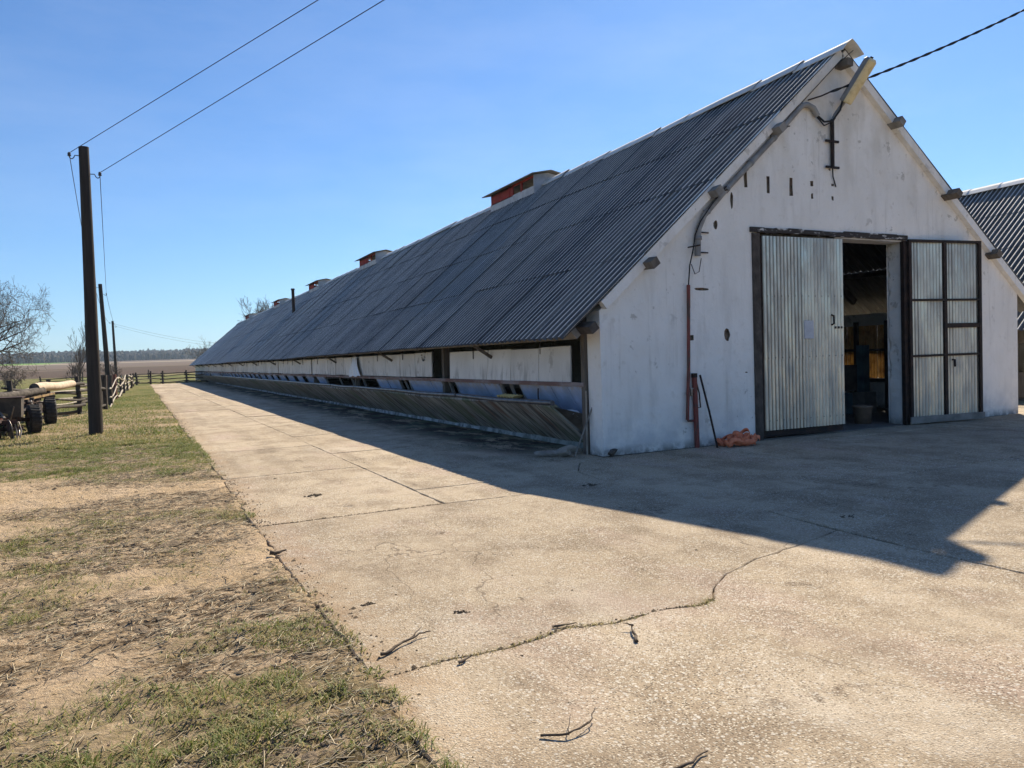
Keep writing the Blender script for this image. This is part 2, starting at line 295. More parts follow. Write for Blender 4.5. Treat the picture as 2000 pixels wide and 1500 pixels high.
xs=np.concatenate([-np.geomspace(3000,14,60)[:-1],np.arange(-14,-11,.12),np.arange(-11,-5.0,.045),np.linspace(-5,30,30),np.geomspace(32,3000,45)])
ys=np.concatenate([-np.geomspace(600,9,22)[:-1],np.arange(-9,3,.045),np.arange(3,12,.10),np.arange(12,40,.4),np.geomspace(40.4,3000,110)])
X,Y=np.meshgrid(xs,ys)
local=ss(-13.9,-11,X)*ss(-12,-9,Y)*(1-ss(60,100,Y))
Z=terrain(X,Y)+np.where(X<-4.9,soil_z(X,Y)*np.maximum(local,.0),-.09*ss(-5.0,-4.8,X)*(1-ss(90,110,Y)))
Z=Z+np.where((X<-14),(fbm(X*.09,Y*.09,77,3)-.5)*.5*ss(-14,-22,X),0)*(1-ss(150,300,Y))
rr=np.hypot(X+6.4,Y+10); wob=(fbm(X*.01,Y*.01,81,3)-.5)
gm=grassmask(X,Y)*(1-ss(24,30,Y))
med=np.clip(ss(20,28,Y)+ss(-13,-15,X)+ss(28,32,X),0,1)
plough=ss(165,172,rr+wob*24)*(1-ss(300,310,rr+wob*40)); fallow=ss(300,310,rr+wob*40)
stub=ss(560,575,rr+wob*60)*(1-ss(640,650,rr+wob*60)); stub=np.maximum(stub,ss(265,267,rr+wob*15)*(1-ss(280,283,rr+wob*15))*.6*ss(-20,-40,X))
crop=ss(640,650,rr)*(1-ss(950,980,rr))*ss(-66,-78,X+wob*30); wood=ss(930,960,rr)
V=np.stack([X.ravel(),Y.ravel(),Z.ravel()],1); nx=len(xs);ny=len(ys)
ii,jj=np.meshgrid(np.arange(nx-1),np.arange(ny-1)); b=(jj*nx+ii).ravel()
F=np.stack([b,b+1,b+nx+1,b+nx],1)
g=np_mesh('ground',V,F,'soil',dict(litter=(litter(X,Y)*(1-ss(15,25,Y))).ravel(),grass=gm.ravel(),meadow=med.ravel(),plough=plough.ravel(),fallow=fallow.ravel(),stubble=stub.ravel(),crop=crop.ravel(),wood=wood.ravel()),smooth=True)
tag(g,'bare tan soil and short grass left of the concrete',None,None,'structure'); del g['label']
# ------------------------------------------------------------------ concrete slabs
pav=MB().box(-5.38,26,-14,79,-.14,-.035).build('concrete_yard','joint_soil'); tag(pav,kind='structure')
def slab(poly,dz=0,jit=.006):
    P=[]
    n=len(poly)
    for i in range(n):
        a=Vector((*poly[i],0));b_=Vector((*poly[(i+1)%n],0));L=(b_-a).length;k=max(1,min(80,int(L/.09)));d=(b_-a)/L;nn=Vector((d.y,-d.x,0))
        for j in range(k):
            t=j/k; jj_=0 if j==0 else random.gauss(0,jit)
            P.append(a+(b_-a)*t+nn*(jj_-.004))
    c=sum(P,Vector())/len(P); m_=MB(); N=len(P); tx,ty=random.uniform(-.0012,.0012),random.uniform(-.0012,.0012)
    def zz(p): return dz+tx*(p.x-c.x)+ty*(p.y-c.y)
    def inset(i):
        d=(P[(i+1)%N]-P[i-1]).normalized(); return P[i]+Vector((-d.y,d.x,0))*.008
    top=[inset(i) for i in range(N)]
    V=[(p.x,p.y,zz(p)) for p in top]+[(p.x,p.y,zz(p)-.007) for p in P]+[(p.x,p.y,-.12) for p in P]
    F=[tuple(range(N))]+[(i,N+i,N+(i+1)%N,(i+1)%N) for i in range(N)]+[(N+i,2*N+i,2*N+(i+1)%N,N+(i+1)%N) for i in range(N)]
    m_.add(V,F); return m_.build('slab','concrete_slab',pav)
def line(x,y0,y1): return [(x,y0),(x,y1)]
yA=[-13.6,-10.2]
eA=lambda y: float(edge_x(np.array([y]))[0])+.0
def colA(y0,y1,front=None,back=None,xr=-3.45):
    k=max(2,int((y1-y0)/.5)); left=[(eA(y1-(y1-y0)*i/k),y1-(y1-y0)*i/k) for i in range(k+1)]
    fr=front if front else [(xr,y0)]
    bk=back if back else [(xr,y1)]
    return left+fr+bk
crack=[(-5.05,-6.20),(-4.68,-6.22),(-4.25,-6.12),(-3.98,-6.20),(-3.55,-6.16),(-3.32,-6.22),(-3.18,-6.16)]
crack2=crack+[(-3.02,-5.98),(-2.75,-5.79),(-2.5,-5.70),(-2.3,-5.61),(-1.75,-5.5),(-1.06,-5.31)]
slab(colA(-10.2,-6.27,front=[(-.9,-10.2),(-1.09,-6.3)],back=[(x,y-.004) for x,y in crack2[::-1]]))
slab(colA(-6.27,-2.12,front=crack2+[(-.95,-4.3),(-1.28,-2.32)],back=[(-1.6,-2.22),(-2.5,-2.15),(-3.45,-2.10)]))
slab(colA(-13.8,-10.2,xr=-3.2))
yj=[-2.1,1.5,5.1,8.8,12.5,16.2,20,23.8,27.6,31.4,35.3,39,43,47,51,55,59,63,67,71,75,78.5]
for a,b_ in zip(yj[:-1],yj[1:]): slab(colA(a,b_,front=[(-3.45,a)],back=[(-3.45,b_)]),random.uniform(-.006,.004))
yb=[-1.05,3.5,7.2,11,15,19,23,27,31,35,39,43,47,51,55,59,63,67,71,75,78.5]
for i,(a,b_) in enumerate(zip(yb[:-1],yb[1:])):
    x1=.47 if a>-.5 else .47
    if i==0:
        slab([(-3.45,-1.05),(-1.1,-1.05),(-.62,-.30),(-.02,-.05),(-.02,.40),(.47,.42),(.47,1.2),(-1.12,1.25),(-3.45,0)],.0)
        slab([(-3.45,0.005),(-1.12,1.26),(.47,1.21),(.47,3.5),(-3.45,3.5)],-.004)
    else: slab([(-3.45,a),(.47,a),(.47,b_),(-3.45,b_)],random.uniform(-.006,.003))
slab([(-3.447,-2.075),(-2.5,-2.13),(-1.6,-2.20),(-1.27,-2.29),(-1.1,-1.05),(-3.45,-1.05)],-.002)
slab([(-3.2,-13.8),(-.9,-13.8),(-.9,-10.2),(-3.2,-10.2)])
slab([(-1.1,-1.05),(3.2,-.62),(3.2,-.02),(-.02,-.06),(-.62,-.32)],.0)
slab([(-1.27,-2.3),(-1.05,-3.75),(3.2,-3.66),(3.2,-.64),(-1.09,-1.07)],-.003)
slab([(-1.04,-3.77),(-.94,-4.3),(-1.09,-6.3),(-1.0,-8),(3.2,-8),(3.2,-3.68)],.002)
for (x0,x1) in [(3.2,7.4),(7.4,11.6),(11.6,15.4)]:
    for (a,b_) in [(-13.8,-8),(-8,-3.67),(-3.67,-.64),(-.64,-.02)]: slab([(x0,a),(x1,a),(x1,b_),(x0,b_)],random.uniform(-.004,.004))
slab([(-.98,-13.8),(3.2,-13.8),(3.2,-8),(-.99,-8)])
for (a,b_) in [(.0,4),(4,8),(8,14),(14,20)]: slab([(10.75,a),(15.4,a),(15.4,b_),(10.75,b_)],-.01)
for (a,b_) in [(-13.8,-8),(-8,-3.67),(-3.67,0)]: slab([(15.4,a),(25,a),(25,b_),(15.4,b_)],-.01)
# ================================================================== BARN
XE,ZE,XR,ZR,XR2,ZE2,LEN=-.65,1.858,5.33,7.02,11.4,2.24,93.0
SLL=(ZR-ZE)/(XR-XE); SLR=(ZR-ZE2)/(XR2-XR)
def zl(x): return ZE+SLL*(x-XE)
def zr_(x): return ZR-SLR*(x-XR)
barn=thing('cattle_barn','long whitewashed cattle barn with grey corrugated roof and open door','barn')
WT=.38
def gable_wall(parent,holes,jag=True):
    zt=lambda x: (zl(x) if x<XR else zr_(x))-.15
    out=[(0,0),(3.26,0),(3.26,3.62),(7.06,3.62),(7.06,0),(10.72,0),(10.72,zt(10.72)),(XR,ZR-.15),(0,zt(0))]
    bm=bmesh.new(); loops=[]
    def loop(pts,y):
        vs_=[bm.verts.new((x,y,z)) for x,z in pts]; es=[bm.edges.new((vs_[i],vs_[(i+1)%len(vs_)])) for i in range(len(vs_))]; return vs_,es
    ov,oe=loop(out,0); E=list(oe); HV=[]
    for h in holes:
        hv,he=loop(h,0); E+=he; HV.append(hv)
    bmesh.ops.triangle_fill(bm,edges=E,use_beauty=True,normal=(0,-1,0))
    bv=[bm.verts.new((v.co.x,WT,v.co.z)) for v in ov]
    if True:
        # right door reveal with a broken, jagged inner edge
        k=40; pf=[bm.verts.new((7.06,0,3.62*i/k)) for i in range(k+1)]
        pb=[bm.verts.new((7.06+ (random.uniform(0,.02)),WT-.02-abs(random.gauss(0,.016))-(.05 if random.random()<.12 else 0),3.62*i/k)) for i in range(k+1)]
        for i in range(k): bm.faces.new((pf[i+1],pf[i],pb[i],pb[i+1]))
        pc=[bm.verts.new((7.16,WT+.004,3.62*i/k)) for i in range(k+1)]
        for i in range(k): bm.faces.new((pb[i+1],pb[i],pc[i],pc[i+1]))
    n=len(ov)
    for i in range(n):
        if i==3: continue
        bm.faces.new((ov[i],bv[i],bv[(i+1)%n],ov[(i+1)%n]))
    bmesh.ops.triangle_fill(bm,edges=[bm.edges.get((bv[i],bv[(i+1)%n])) or bm.edges.new((bv[i],bv[(i+1)%n])) for i in range(n)],use_beauty=True,normal=(0,1,0))
    me=bpy.data.meshes.new('gable_wall'); bm.to_mesh(me); bm.free()
    o=mk('gable_wall',me,'plaster',parent)
    for h,hv in zip(holes,HV if False else holes):
        mb=MB(); N=len(h); V=[(x,0.0,z) for x,z in h]+[(x+random.uniform(-.008,.008),.05,z+random.uniform(-.008,.008)) for x,z in h]
        mb.add(V,[(i,(i+1)%N,N+(i+1)%N,N+i) for i in range(N)]+[tuple(range(2*N-1,N-1,-1))]); mb.build('wall_socket','chipped_brick',o)
    return o
def blob(cx,cz,rx,rz,n=11): return [(cx+rx*math.cos(2*math.pi*i/n)*random.uniform(.7,1.15),cz+rz*math.sin(2*math.pi*i/n)*random.uniform(.8,1.1)) for i in range(n)]
def hrect(cx,cz,w_,h_): 
    j=lambda:random.uniform(-.008,.008)
    return [(cx-w_/2+j(),cz-h_/2+j()),(cx+w_/2+j(),cz-h_/2+j()),(cx+w_/2+j(),cz+j()),(cx+w_/2+j(),cz+h_/2+j()),(cx-w_/2+j(),cz+h_/2+j()),(cx-w_/2+j(),cz+j())]
holes=[hrect(3.04,4.53,.075,.33),hrect(3.55,4.45,.075,.30),hrect(4.10,4.45,.075,.32),hrect(4.61,4.54,.075,.09),hrect(4.61,4.32,.06,.085),hrect(5.14,4.55,.07,.05),hrect(5.13,4.31,.045,.07),
       blob(2.55,1.85,.065,.12,12),hrect(1.79,1.82,.09,.09),blob(2.02,2.62,.16,.028,14),blob(2.72,4.12,.035,.14,10),blob(2.36,3.70,.05,.08,9),
       hrect(5.08,5.33,.05,.04),hrect(5.07,4.83,.05,.04),blob(2.96,1.2,.03,.012,7)]
gw=gable_wall(barn,holes)
# reveal soffit strip above the doorway (pale)
MB().box(5.2,7.04,.02,WT+.01,3.585,3.622).build('door_soffit','vent_white',barn)
# rake boards and purlin ends
for (xa,za,xb,zb) in ((.02,zl(.02)-.09,XR-.02,ZR-.09),(XR2-.02,ZE2-.07,XR+.02,ZR-.09)):
    d=Vector((xb-xa,0,zb-za)).normalized(); upn=Vector((-d.z,0,d.x)); upn=upn if upn.z>0 else -upn
    MB().beam((xa,-.055,za),(xb,-.055,zb),.115,.15,tuple(upn)).build('rake_board','plaster' ,barn)
for x,z,m_ in [(.84,3.02,'weathered_wood'),(2.22,4.20,'grey_wood'),(3.66,5.40,'grey_wood'),(5.33,6.74,'weathered_wood')]+[(6.72,5.82,'grey_wood'),(8.30,4.55,'weathered_wood'),(9.72,3.42,'weathered_wood'),(-.30,2.02,'dark_timber')]:
    l=.30+random.uniform(-.04,.06)
    up_=(-SLL,0,1) if x<XR-.1 else ((SLR,0,1) if x>XR+.1 else (0,0,1))
    MB().beam((x+random.uniform(-.03,.03),-l,z-random.uniform(0,.04)),(x,WT,z),.15,.13,(up_[0]+random.uniform(-.15,.15),random.uniform(-.08,.08),up_[2])).build('purlin',m_,barn)
# bigger purlins run inside
for x in (.9,2.3,3.7,5.33,6.9,8.3,9.8):
    z=(zl(x) if x<XR else zr_(x))-.17; MB().beam((x,WT+.01,z),(x,LEN-.3,z),.14,.13).build('purlin','dark_timber',barn)
# roof sheets ------------------------------------------------------
PIT=.18; NW=6; CW=PIT*NW; ROWX=(XR-XE)/4
def sheet_mesh(side,rowlen,nx=NW,seg=10,name='roof_sheet',extra=.13):
    sl_=SLL if side<0 else SLR; n_=Vector((-sl_ if side<0 else sl_,0,1)).normalized(); s_=Vector((1 if side<0 else -1,0,sl_)).normalized()
    L=math.hypot(rowlen,rowlen*sl_)+extra; mb=MB(); K=nx*seg+seg//2
    def pt(u,s,off): 
        h=.0255*math.cos(2*math.pi*u/PIT); lift=.018*(1-s/L)
        return Vector((0,u,0))+s_*s+n_*(h+lift+off)
    us=[PIT*i/seg for i in range(K+1)]
    T0=[pt(u,-.02,0) for u in us];T1=[pt(u,L,0) for u in us];B0=[pt(u,-.02,-.008) for u in us];B1=[pt(u,L,-.008) for u in us]; N=K+1
    q=[(i,i+1,N+i+1,N+i) for i in range(K)] ; qr=[(f[3],f[2],f[1],f[0]) for f in q]
    if side<0: q,qr=qr,q
    mb.add(T0+T1,q,True); mb.add(B0+B1,qr,True); mb.add(T0+B0,q,False); mb.add(T1+B1,qr,False)
    mb.add([T0[0],T1[0],B1[0],B0[0]],[(0,1,2,3)]); mb.add([T0[-1],T1[-1],B1[-1],B0[-1]],[(3,2,1,0)])
    me=mb.mesh(name); cr=np.zeros(len(me.vertices),np.float32)
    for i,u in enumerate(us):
        k=(u/PIT)%1.0; d=min(k,1-k); v=1.0 if d<.01 else (.12 if d<.11 else 0.0)     # sunlit crest lines, painted pale
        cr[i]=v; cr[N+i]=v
    me.attributes.new('crest_glint','FLOAT','POINT').data.foreach_set('value',cr); return me
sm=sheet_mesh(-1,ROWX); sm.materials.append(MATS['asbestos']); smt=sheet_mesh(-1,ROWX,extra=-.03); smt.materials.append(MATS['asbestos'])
NCOL=int(LEN/CW); Y0=-.12
def join_copies(name,me,places,parent,mat):
    nv=len(me.vertices); co=np.empty(nv*3,np.float32); me.vertices.foreach_get('co',co); co=co.reshape(-1,3)
    quads=np.array([list(p.vertices) for p in me.polygons]); pl=np.array(places,np.float32)
    V=(co[None]+pl[:,None]).reshape(-1,3); F=(quads[None]+(np.arange(len(pl))*nv)[:,None,None]).reshape(-1,quads.shape[1])
    cr=np.zeros(nv,np.float32); me.attributes['crest_glint'].data.foreach_get('value',cr)
    o=np_mesh(name,V,F,mat,dict(crest_glint=np.tile(cr,len(pl))),parent=parent,smooth=True); o['kind']='stuff'; return o
def lay_roof(parent,dx,c0,c1,cmax,jx=0):
    rest=[];top=[]
    for c in range(NCOL):
        for r in range(4):
            x=XE+r*ROWX; par=.009 if c%2 else 0
            wav=.016*math.sin(c*.21)+.008*math.sin(c*.47+r)
            loc=(x+dx-par*.65-random.uniform(0,.03)*(.7 if r==0 else .5),Y0+c*CW,zl(x)+par*.75+wav*(.3 if c<6 else 1)+random.uniform(-.003,.003))
            if c0<=c<c1:
                o=mk('roof_sheet',smt if r==3 else sm,None,parent,loc); o.rotation_euler=(random.gauss(0,.0008),0,random.gauss(0,.0015))
            elif c<cmax: (top if r==3 else rest).append(loc)
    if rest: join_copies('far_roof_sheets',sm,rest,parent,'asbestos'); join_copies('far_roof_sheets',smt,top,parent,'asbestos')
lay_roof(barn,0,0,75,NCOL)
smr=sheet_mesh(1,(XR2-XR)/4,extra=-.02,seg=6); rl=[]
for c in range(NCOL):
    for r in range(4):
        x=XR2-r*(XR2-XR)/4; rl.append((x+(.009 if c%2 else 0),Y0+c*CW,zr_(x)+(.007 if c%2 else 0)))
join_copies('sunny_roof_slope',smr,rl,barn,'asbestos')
# ridge caps
vents=[10.95,28.4,42.3,58,78]
def capmesh():
    mb=MB(); L=1.16; P=[(-.26,-.225),(-.13,-.085),(0,.0),(.13,-.085),(.30,-.235)]
    V=[];F=[]
    for y,l in ((0,.02),(L,0)):
        for x,z in P: V.append((x,y,z+l))
        for x,z in P: V.append((x*.97,y,z+l-.012))
    for i in range(4): F+=[(i,i+1,11+i,10+i)[::-1],(5+i,6+i,16+i,15+i)]
    F+=[(0,1,6,5),(1,2,7,6),(2,3,8,7),(3,4,9,8),(10,15,16,11),(11,16,17,12),(12,17,18,13),(13,18,19,14),(0,5,15,10),(4,14,19,9)]
    mb.add(V,F); return mb.mesh('ridge_cap')
cm=capmesh(); cm.materials.append(MATS['ridge_cement'])
for i in range(84):
    y=-.32+i*1.11
    o=mk('ridge_cap',cm,None,barn,(XR+random.uniform(-.012,.012),y,ZR+.075+random.uniform(-.012,.012)+.015*math.sin(i*.8))); o.rotation_euler=(random.gauss(0,.006),0,random.gauss(0,.006))
def vent(y):
    v=MB(); v.box(XR-.49,XR-.45,y,y+3.25,ZR-.36,ZR-.13).box(XR+.45,XR+.49,y,y+3.25,ZR-.36,ZR-.13); v=v.build('ridge_vent','vent_white',barn)
    MB().add([(XR-.50,y-.005,ZR-.36),(XR+.50,y-.005,ZR-.36),(XR+.50,y-.005,ZR+.20),(XR,y-.005,ZR+.29),(XR-.50,y-.005,ZR+.20),(XR-.50,y+.04,ZR-.36),(XR+.50,y+.04,ZR-.36),(XR+.50,y+.04,ZR+.20),(XR,y+.04,ZR+.29),(XR-.50,y+.04,ZR+.20)],
      [(0,1,2,3,4),(9,8,7,6,5),(0,5,6,1),(1,6,7,2),(2,7,8,3),(3,8,9,4),(4,9,5,0)]).build('end_panel','vent_white',v)
    MB().box(XR-.46,XR+.46,y+3.2,y+3.25,ZR-.4,ZR+.2).build('end_panel','red_paint',v)
    a=MB()
    for sx in (-1,1):
        x0=XR+sx*.47
        if sx<0:
            a.box(x0-.02,x0+.02,y+1.5,y+3.2,ZR-.16,ZR+.20)
        a.box(x0-.02,x0+.02,y+.05,y+3.2,ZR+.13,ZR+.20)
        for k in (.9,1.75,2.5,3.15): a.box(x0-.03,x0+.03,y+k-.03,y+k+.03,ZR-.15,ZR+.17)
    a.build('side_board','red_paint',v)
    rf=MB()
    for sx in (-1,1):
        P=[(XR,y-.22,ZR+.34),(XR+sx*.68,y-.22,ZR+.20),(XR+sx*.68,y+3.55,ZR+.20),(XR,y+3.55,ZR+.34)]
        Q=[(p[0],p[1],p[2]-.03) for p in P]; rf.hexa(Q+P if sx>0 else Q[::-1]+P[::-1])
    rf.build('vent_roof','vent_sheet',v)
for y in vents: vent(y)
ch=MB().tube([(2.9,41.1,4.7),(2.9,41.1,6.45)],.10,10).tube([(2.9,41.1,6.45),(2.9,41.1,6.55)],.125,10).build('stove_pipe','dark_steel',barn)
# far gable (plain), sunny side wall
MB().add([(0,LEN-.4,0),(10.7,LEN-.4,0),(10.7,LEN-.4,2.6),(XR,LEN-.4,6.8),(0,LEN-.4,2.2),(0,LEN-.1,0),(10.7,LEN-.1,0),(10.7,LEN-.1,2.6),(XR,LEN-.1,6.8),(0,LEN-.1,2.2)],[(0,1,2,3,4),(9,8,7,6,5),(0,5,6,1),(1,6,7,2),(2,7,8,3),(3,8,9,4),(4,9,5,0)]).build('rear_gable_wall','plaster',barn)
sw=MB().box(10.42,10.72,WT+.003,2.5,0,2.4).box(10.42,10.72,5.2,LEN-.41,0,2.4).box(10.42,10.72,2.5,5.2,0,.75).box(10.42,10.72,2.5,5.2,2.1,2.4)
sw.build('sunny_side_wall','plaster',barn)
MB().box(.55,10.41,WT-.36,LEN-.42,-.03,.012).build('barn_floor','barn_floor',barn)
# ---------------- left side: posts, beams, boards, rail, trough
MB().box(-.045,.075,.405,.52,0,1.98).build('corner_post','weathered_wood',barn)
MB().beam((-.40,.05,1.93),(-.40,LEN-.5,1.93),.10,.15,(-.863,0,1)).build('eave_beam','grey_wood',barn)
MB().beam((-.0,.4,2.13),(-.0,LEN-.5,2.13),.14,.2).build('wall_plate','dark_timber',barn)
y=.62;k=0
while y<LEN-1:
    MB().beam((-.50,y,1.87),(.95,y,1.87+1.45*SLL),.09,.12,(-.863,0,1)).build('rafter','grey_wood',barn)
    if k%2==1: MB().beam((-.42,y+.02,1.86),(-.02,y+.02,1.60),.05,.06).build('brace','weathered_wood',barn)
    y+=3.35;k+=1
def wpost(y): MB().box(.06,.2,y-.07,y+.07,.62,2.03).build('wall_post','weathered_wood',barn)
cuts=[.85,1.97,3.11,4.17,6.3]; boards=[(a,b_) for a,b_ in zip(cuts[:-1],cuts[1:])]
y=7.52
div=[15.08,21.7,30,38.3,49,60,72,84]
while y<LEN-1.2:
    w_=1.24+random.uniform(-.02,.06); nd=[d for d in div if y+.3<d<y+w_]
    b_=nd[0] if nd else y+w_
    if not any(abs(y-d)<.02 for d in div): boards.append((y,b_))
    else: boards.append((y+.16,b_))
    y=b_
for i,(a,b_) in enumerate(boards):
    o=MB().box(-.012,.012,-(b_-a)/2+.013,(b_-a)/2-.013,-.30,.30).build('side_board','side_board',barn)
    o.location=(random.uniform(-.006,.006)-(.02 if i<4 else 0),(a+b_)/2,1.47+random.uniform(-.012,.012)-.03*(i<4)); o.rotation_euler=(random.gauss(0,.003),random.gauss(0,.012)+(.03 if i<4 else 0),random.gauss(0,.004))
for yy in (6.95,15.12,21.75,30.1,38.4,49.1,60.1,72.1,84.1): wpost(yy)
y=1.9
while y<60:
    MB().beam((-.035,y,1.86),(-.035,y,1.64+random.uniform(-.1,.05)),.012,.018).build('board_hanger','dark_steel',barn); y+=random.choice([1.24,2.4,3.0])
MB().beam((-.04,.44,1.115),(-.04,LEN-.5,1.10),.05,.07).build('feed_rail','red_rail',barn)
# lower sloping boards with feed openings
low=[(.50,1.05),(1.05,1.62),(1.62,2.18),(2.18,2.86),(3.75,4.45),(4.45,5.2),(5.2,6.1),(6.98,7.7),(7.7,8.5),(8.5,9.35),(10.3,11.4),(11.4,12.4)]
y=19.6
while y<LEN-2: low.append((y,y+random.uniform(1.15,1.6))); y=low[-1][1]+random.uniform(.65,1.0)
for a,b_ in low:
    o=MB().beam((.0,0,1.085),(.34,0,.46),(b_-a)-.012,.022,(1,0,.5)).build('manger_board','blue_board',barn); o.location=(random.uniform(-.008,.008),(a+b_)/2,0); o.rotation_euler=(0,random.gauss(0,.008),random.gauss(0,.006))
for yy in (2.9,3.32,3.72,6.16,6.52,6.95,9.4,9.85,10.27,12.45,14.1,15.6,17.3,19.5):
    MB().beam((.05,yy,1.09),(.26,yy+random.uniform(-.12,.1),.5),.06,.06).build('manger_post','grey_wood',barn)
# trough: outward-leaning face, inner hollow
prof=[(-.40,.745),(.46,.0),(.60,.0),(.60,.40),(.42,.42),(.30,.28),(-.30,.78),(-.38,.785)]
tr=MB(); ysx=np.concatenate([np.arange(.92,30,.5),np.arange(30,LEN-1,2.)]); N=len(prof)
V=[];F=[]
for y in ysx:
    for i,(x,z) in enumerate(prof):
        j=random.uniform(-.008,.008) if i in(0,6,7) else 0
        V.append((x+j,y,z+j+.012*math.sin(y*.7)*(i in (0,6,7))))
for a in range(len(ysx)-1):
    for i in range(N): F.append((a*N+i,a*N+(i+1)%N,(a+1)*N+(i+1)%N,(a+1)*N+i)[::-1])
F.append(tuple(range(N))); F.append(tuple(range((len(ysx)-1)*N+N-1,(len(ysx)-1)*N-1,-1)))
tr.add(V,F); tro=tr.build('feed_trough','trough_concrete',barn)
MB().add([(-.36,.9,.76),(.50,.88,.02),(.66,.5,.02),(.40,.5,.45),(.10,.62,.62),(-.36,.90,.70),(.50,.6,-.05),(.66,.49,-.05)],[(0,1,2,3,4),(0,4,3,2,1)]).build('end_slope','rubble',tro)
kerb=MB()
ky=np.arange(.95,70,.28); V=[];F=[]
for y in ky:
    a=random.uniform(.34,.40);h=random.uniform(.085,.14)
    V+=[(a-.02,y,-.01),(a,y,h*.75),(a+.05,y,h),(a+.16,y,h*.97),(a+.2,y,-.01)]
for i in range(len(ky)-1):
    for j in range(4): F.append((i*5+j,i*5+j+1,i*5+6+j,i*5+5+j))
kerb.add(V,F,True).build('trough_kerb','whitewash_kerb',tro)
y=.86
while y<62:
    l=random.choice([3.3,4.2,2.7]); yy=min(y+l,62); s1=random.uniform(-.012,.012)
    MB().tube([(-.385+s1,y,.825),(-.385,(y+yy)/2,.812+s1),(-.385-s1,yy-.05,.825)],.045,9).build('trough_pipe','dark_pipe',tro); y=yy
# ---------------- doors
def corr(w_,h_,pitch=.079,amp=.017,seg=8):
    mb=MB(); n=int(w_/pitch*seg); V=[];F=[]
    for i in range(n+1):
        u=w_*i/n; y=amp*math.cos(2*math.pi*u/pitch); V+=[(u,y-.001,0),(u,y-.001,h_),(u,y+.001,0),(u,y+.001,h_)]
    for i in range(n):
        a=i*4;b_=a+4; F+=[(a,b_,b_+1,a+1),(a+3,b_+3,b_+2,a+2)]
    mb.add(V,F,True); mb.groove=[1.0 if math.cos(2*math.pi*(w_*(k//4)/n)/pitch)>.6 else 0.0 for k in range(len(V))]; return mb  # marks the recesses that get painted shade
# left leaf, closed: sheets outside
dl=MB().box(.03,1.9,.02,.07,.02,.12).box(.03,1.9,.02,.07,3.42,3.5).box(.02,.09,.021,.069,.02,3.5).box(1.83,1.9,.021,.069,.02,3.5).box(.03,1.9,.022,.068,1.7,1.78).build('door_leaf','dark_steel',barn)
dl.location=(3.31,-.03,.03); dl.rotation_euler=(0,0,R(-2.2))
for (z0,h_) in ((.13,1.27),(1.37,1.12),(2.46,1.06)):
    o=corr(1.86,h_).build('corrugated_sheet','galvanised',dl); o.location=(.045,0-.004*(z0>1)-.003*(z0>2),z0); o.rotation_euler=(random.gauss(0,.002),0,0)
MB().box(.94,1.16,-.038,-.028,1.72,2.04).build('repair_plate','vent_white',dl)
MB().tube([(1.62,-.012,2.14),(1.62,-.07,2.12),(1.62,-.07,1.98),(1.62,-.012,1.96)],.016,6).build('handle','dark_steel',dl)
MB().box(1.70,1.88,-.02,-.014,1.89,1.93).build('latch','dark_steel',dl)
rv=MB()
for z in (1.4,2.48,.3):
    for k in range(13): rv.lathe([(.009,0),(.006,.006),(0,.007)],6,Matrix.Translation((.12+k*.158,-.022,z))@Matrix.Rotation(R(90),4,'X'))
rv.build('rivets','dark_steel',dl)
# right leaf, swung open against the wall: frame outside
dr=MB()
W2,H2=1.9,3.58
for (x0,x1,z0,z1) in ((0,.065,0,H2),(W2-.065,W2,0,H2)): dr.box(x0,x1,-.05,0,z0,z1)
for (x0,x1,z0,z1) in ((.065,W2-.065,0,.10),(.065,W2-.065,H2-.05,H2)): dr.box(x0,x1,-.048,0,z0,z1)
dr=dr.build('door_leaf','dark_steel',barn); dr.location=(7.12,-.03,.05); dr.rotation_euler=(0,0,R(-7.0))
MB().box(.90,.975,-.046,0,.10,H2-.05).build('frame_bar','dark_steel',dr)
for (x0,x1,z,h_) in ((.065,.90,1.28,.04),(.065,.90,2.38,.04),(.975,W2-.065,1.28,.04),(.975,W2-.065,2.38,.04),(.975,W2-.065,1.84,.09)): MB().box(x0,x1,-.044,0,z,z+h_).build('frame_bar','dark_steel',dr)
for (x0,w_) in ((.03,.94),(.94,.94)):
    for (z0,h_) in ((.05,1.28),(1.30,1.12),(2.38,1.18)):
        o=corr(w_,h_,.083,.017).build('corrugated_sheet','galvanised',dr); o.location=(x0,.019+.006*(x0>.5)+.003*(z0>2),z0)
MB().tube([(1.12,-.02,1.20),(1.12,-.07,1.20),(1.13,-.07,1.06)],.02,6).build('handle','dark_steel',dr)
MB().box(-.03,W2+.02,-.075,-.052,-.02,.11).build('bottom_rail','grey_wood',dr)
MB().box(3.14,3.31,-.025,.14,0,3.6).build('door_jamb','dark_timber',barn)
MB().box(7.02,7.13,-.03,.05,0,3.6).build('door_jamb','dark_steel',barn)
lt=MB()
x=3.10
while x<7.12:
    w_=random.uniform(.2,.5); lt.box(x,min(x+w_,7.14),-.035-random.uniform(0,.014),.10,3.60+random.uniform(0,.02),3.70+random.uniform(-.015,.015)); x+=w_
lt.build('lintel','lintel_wood',barn)
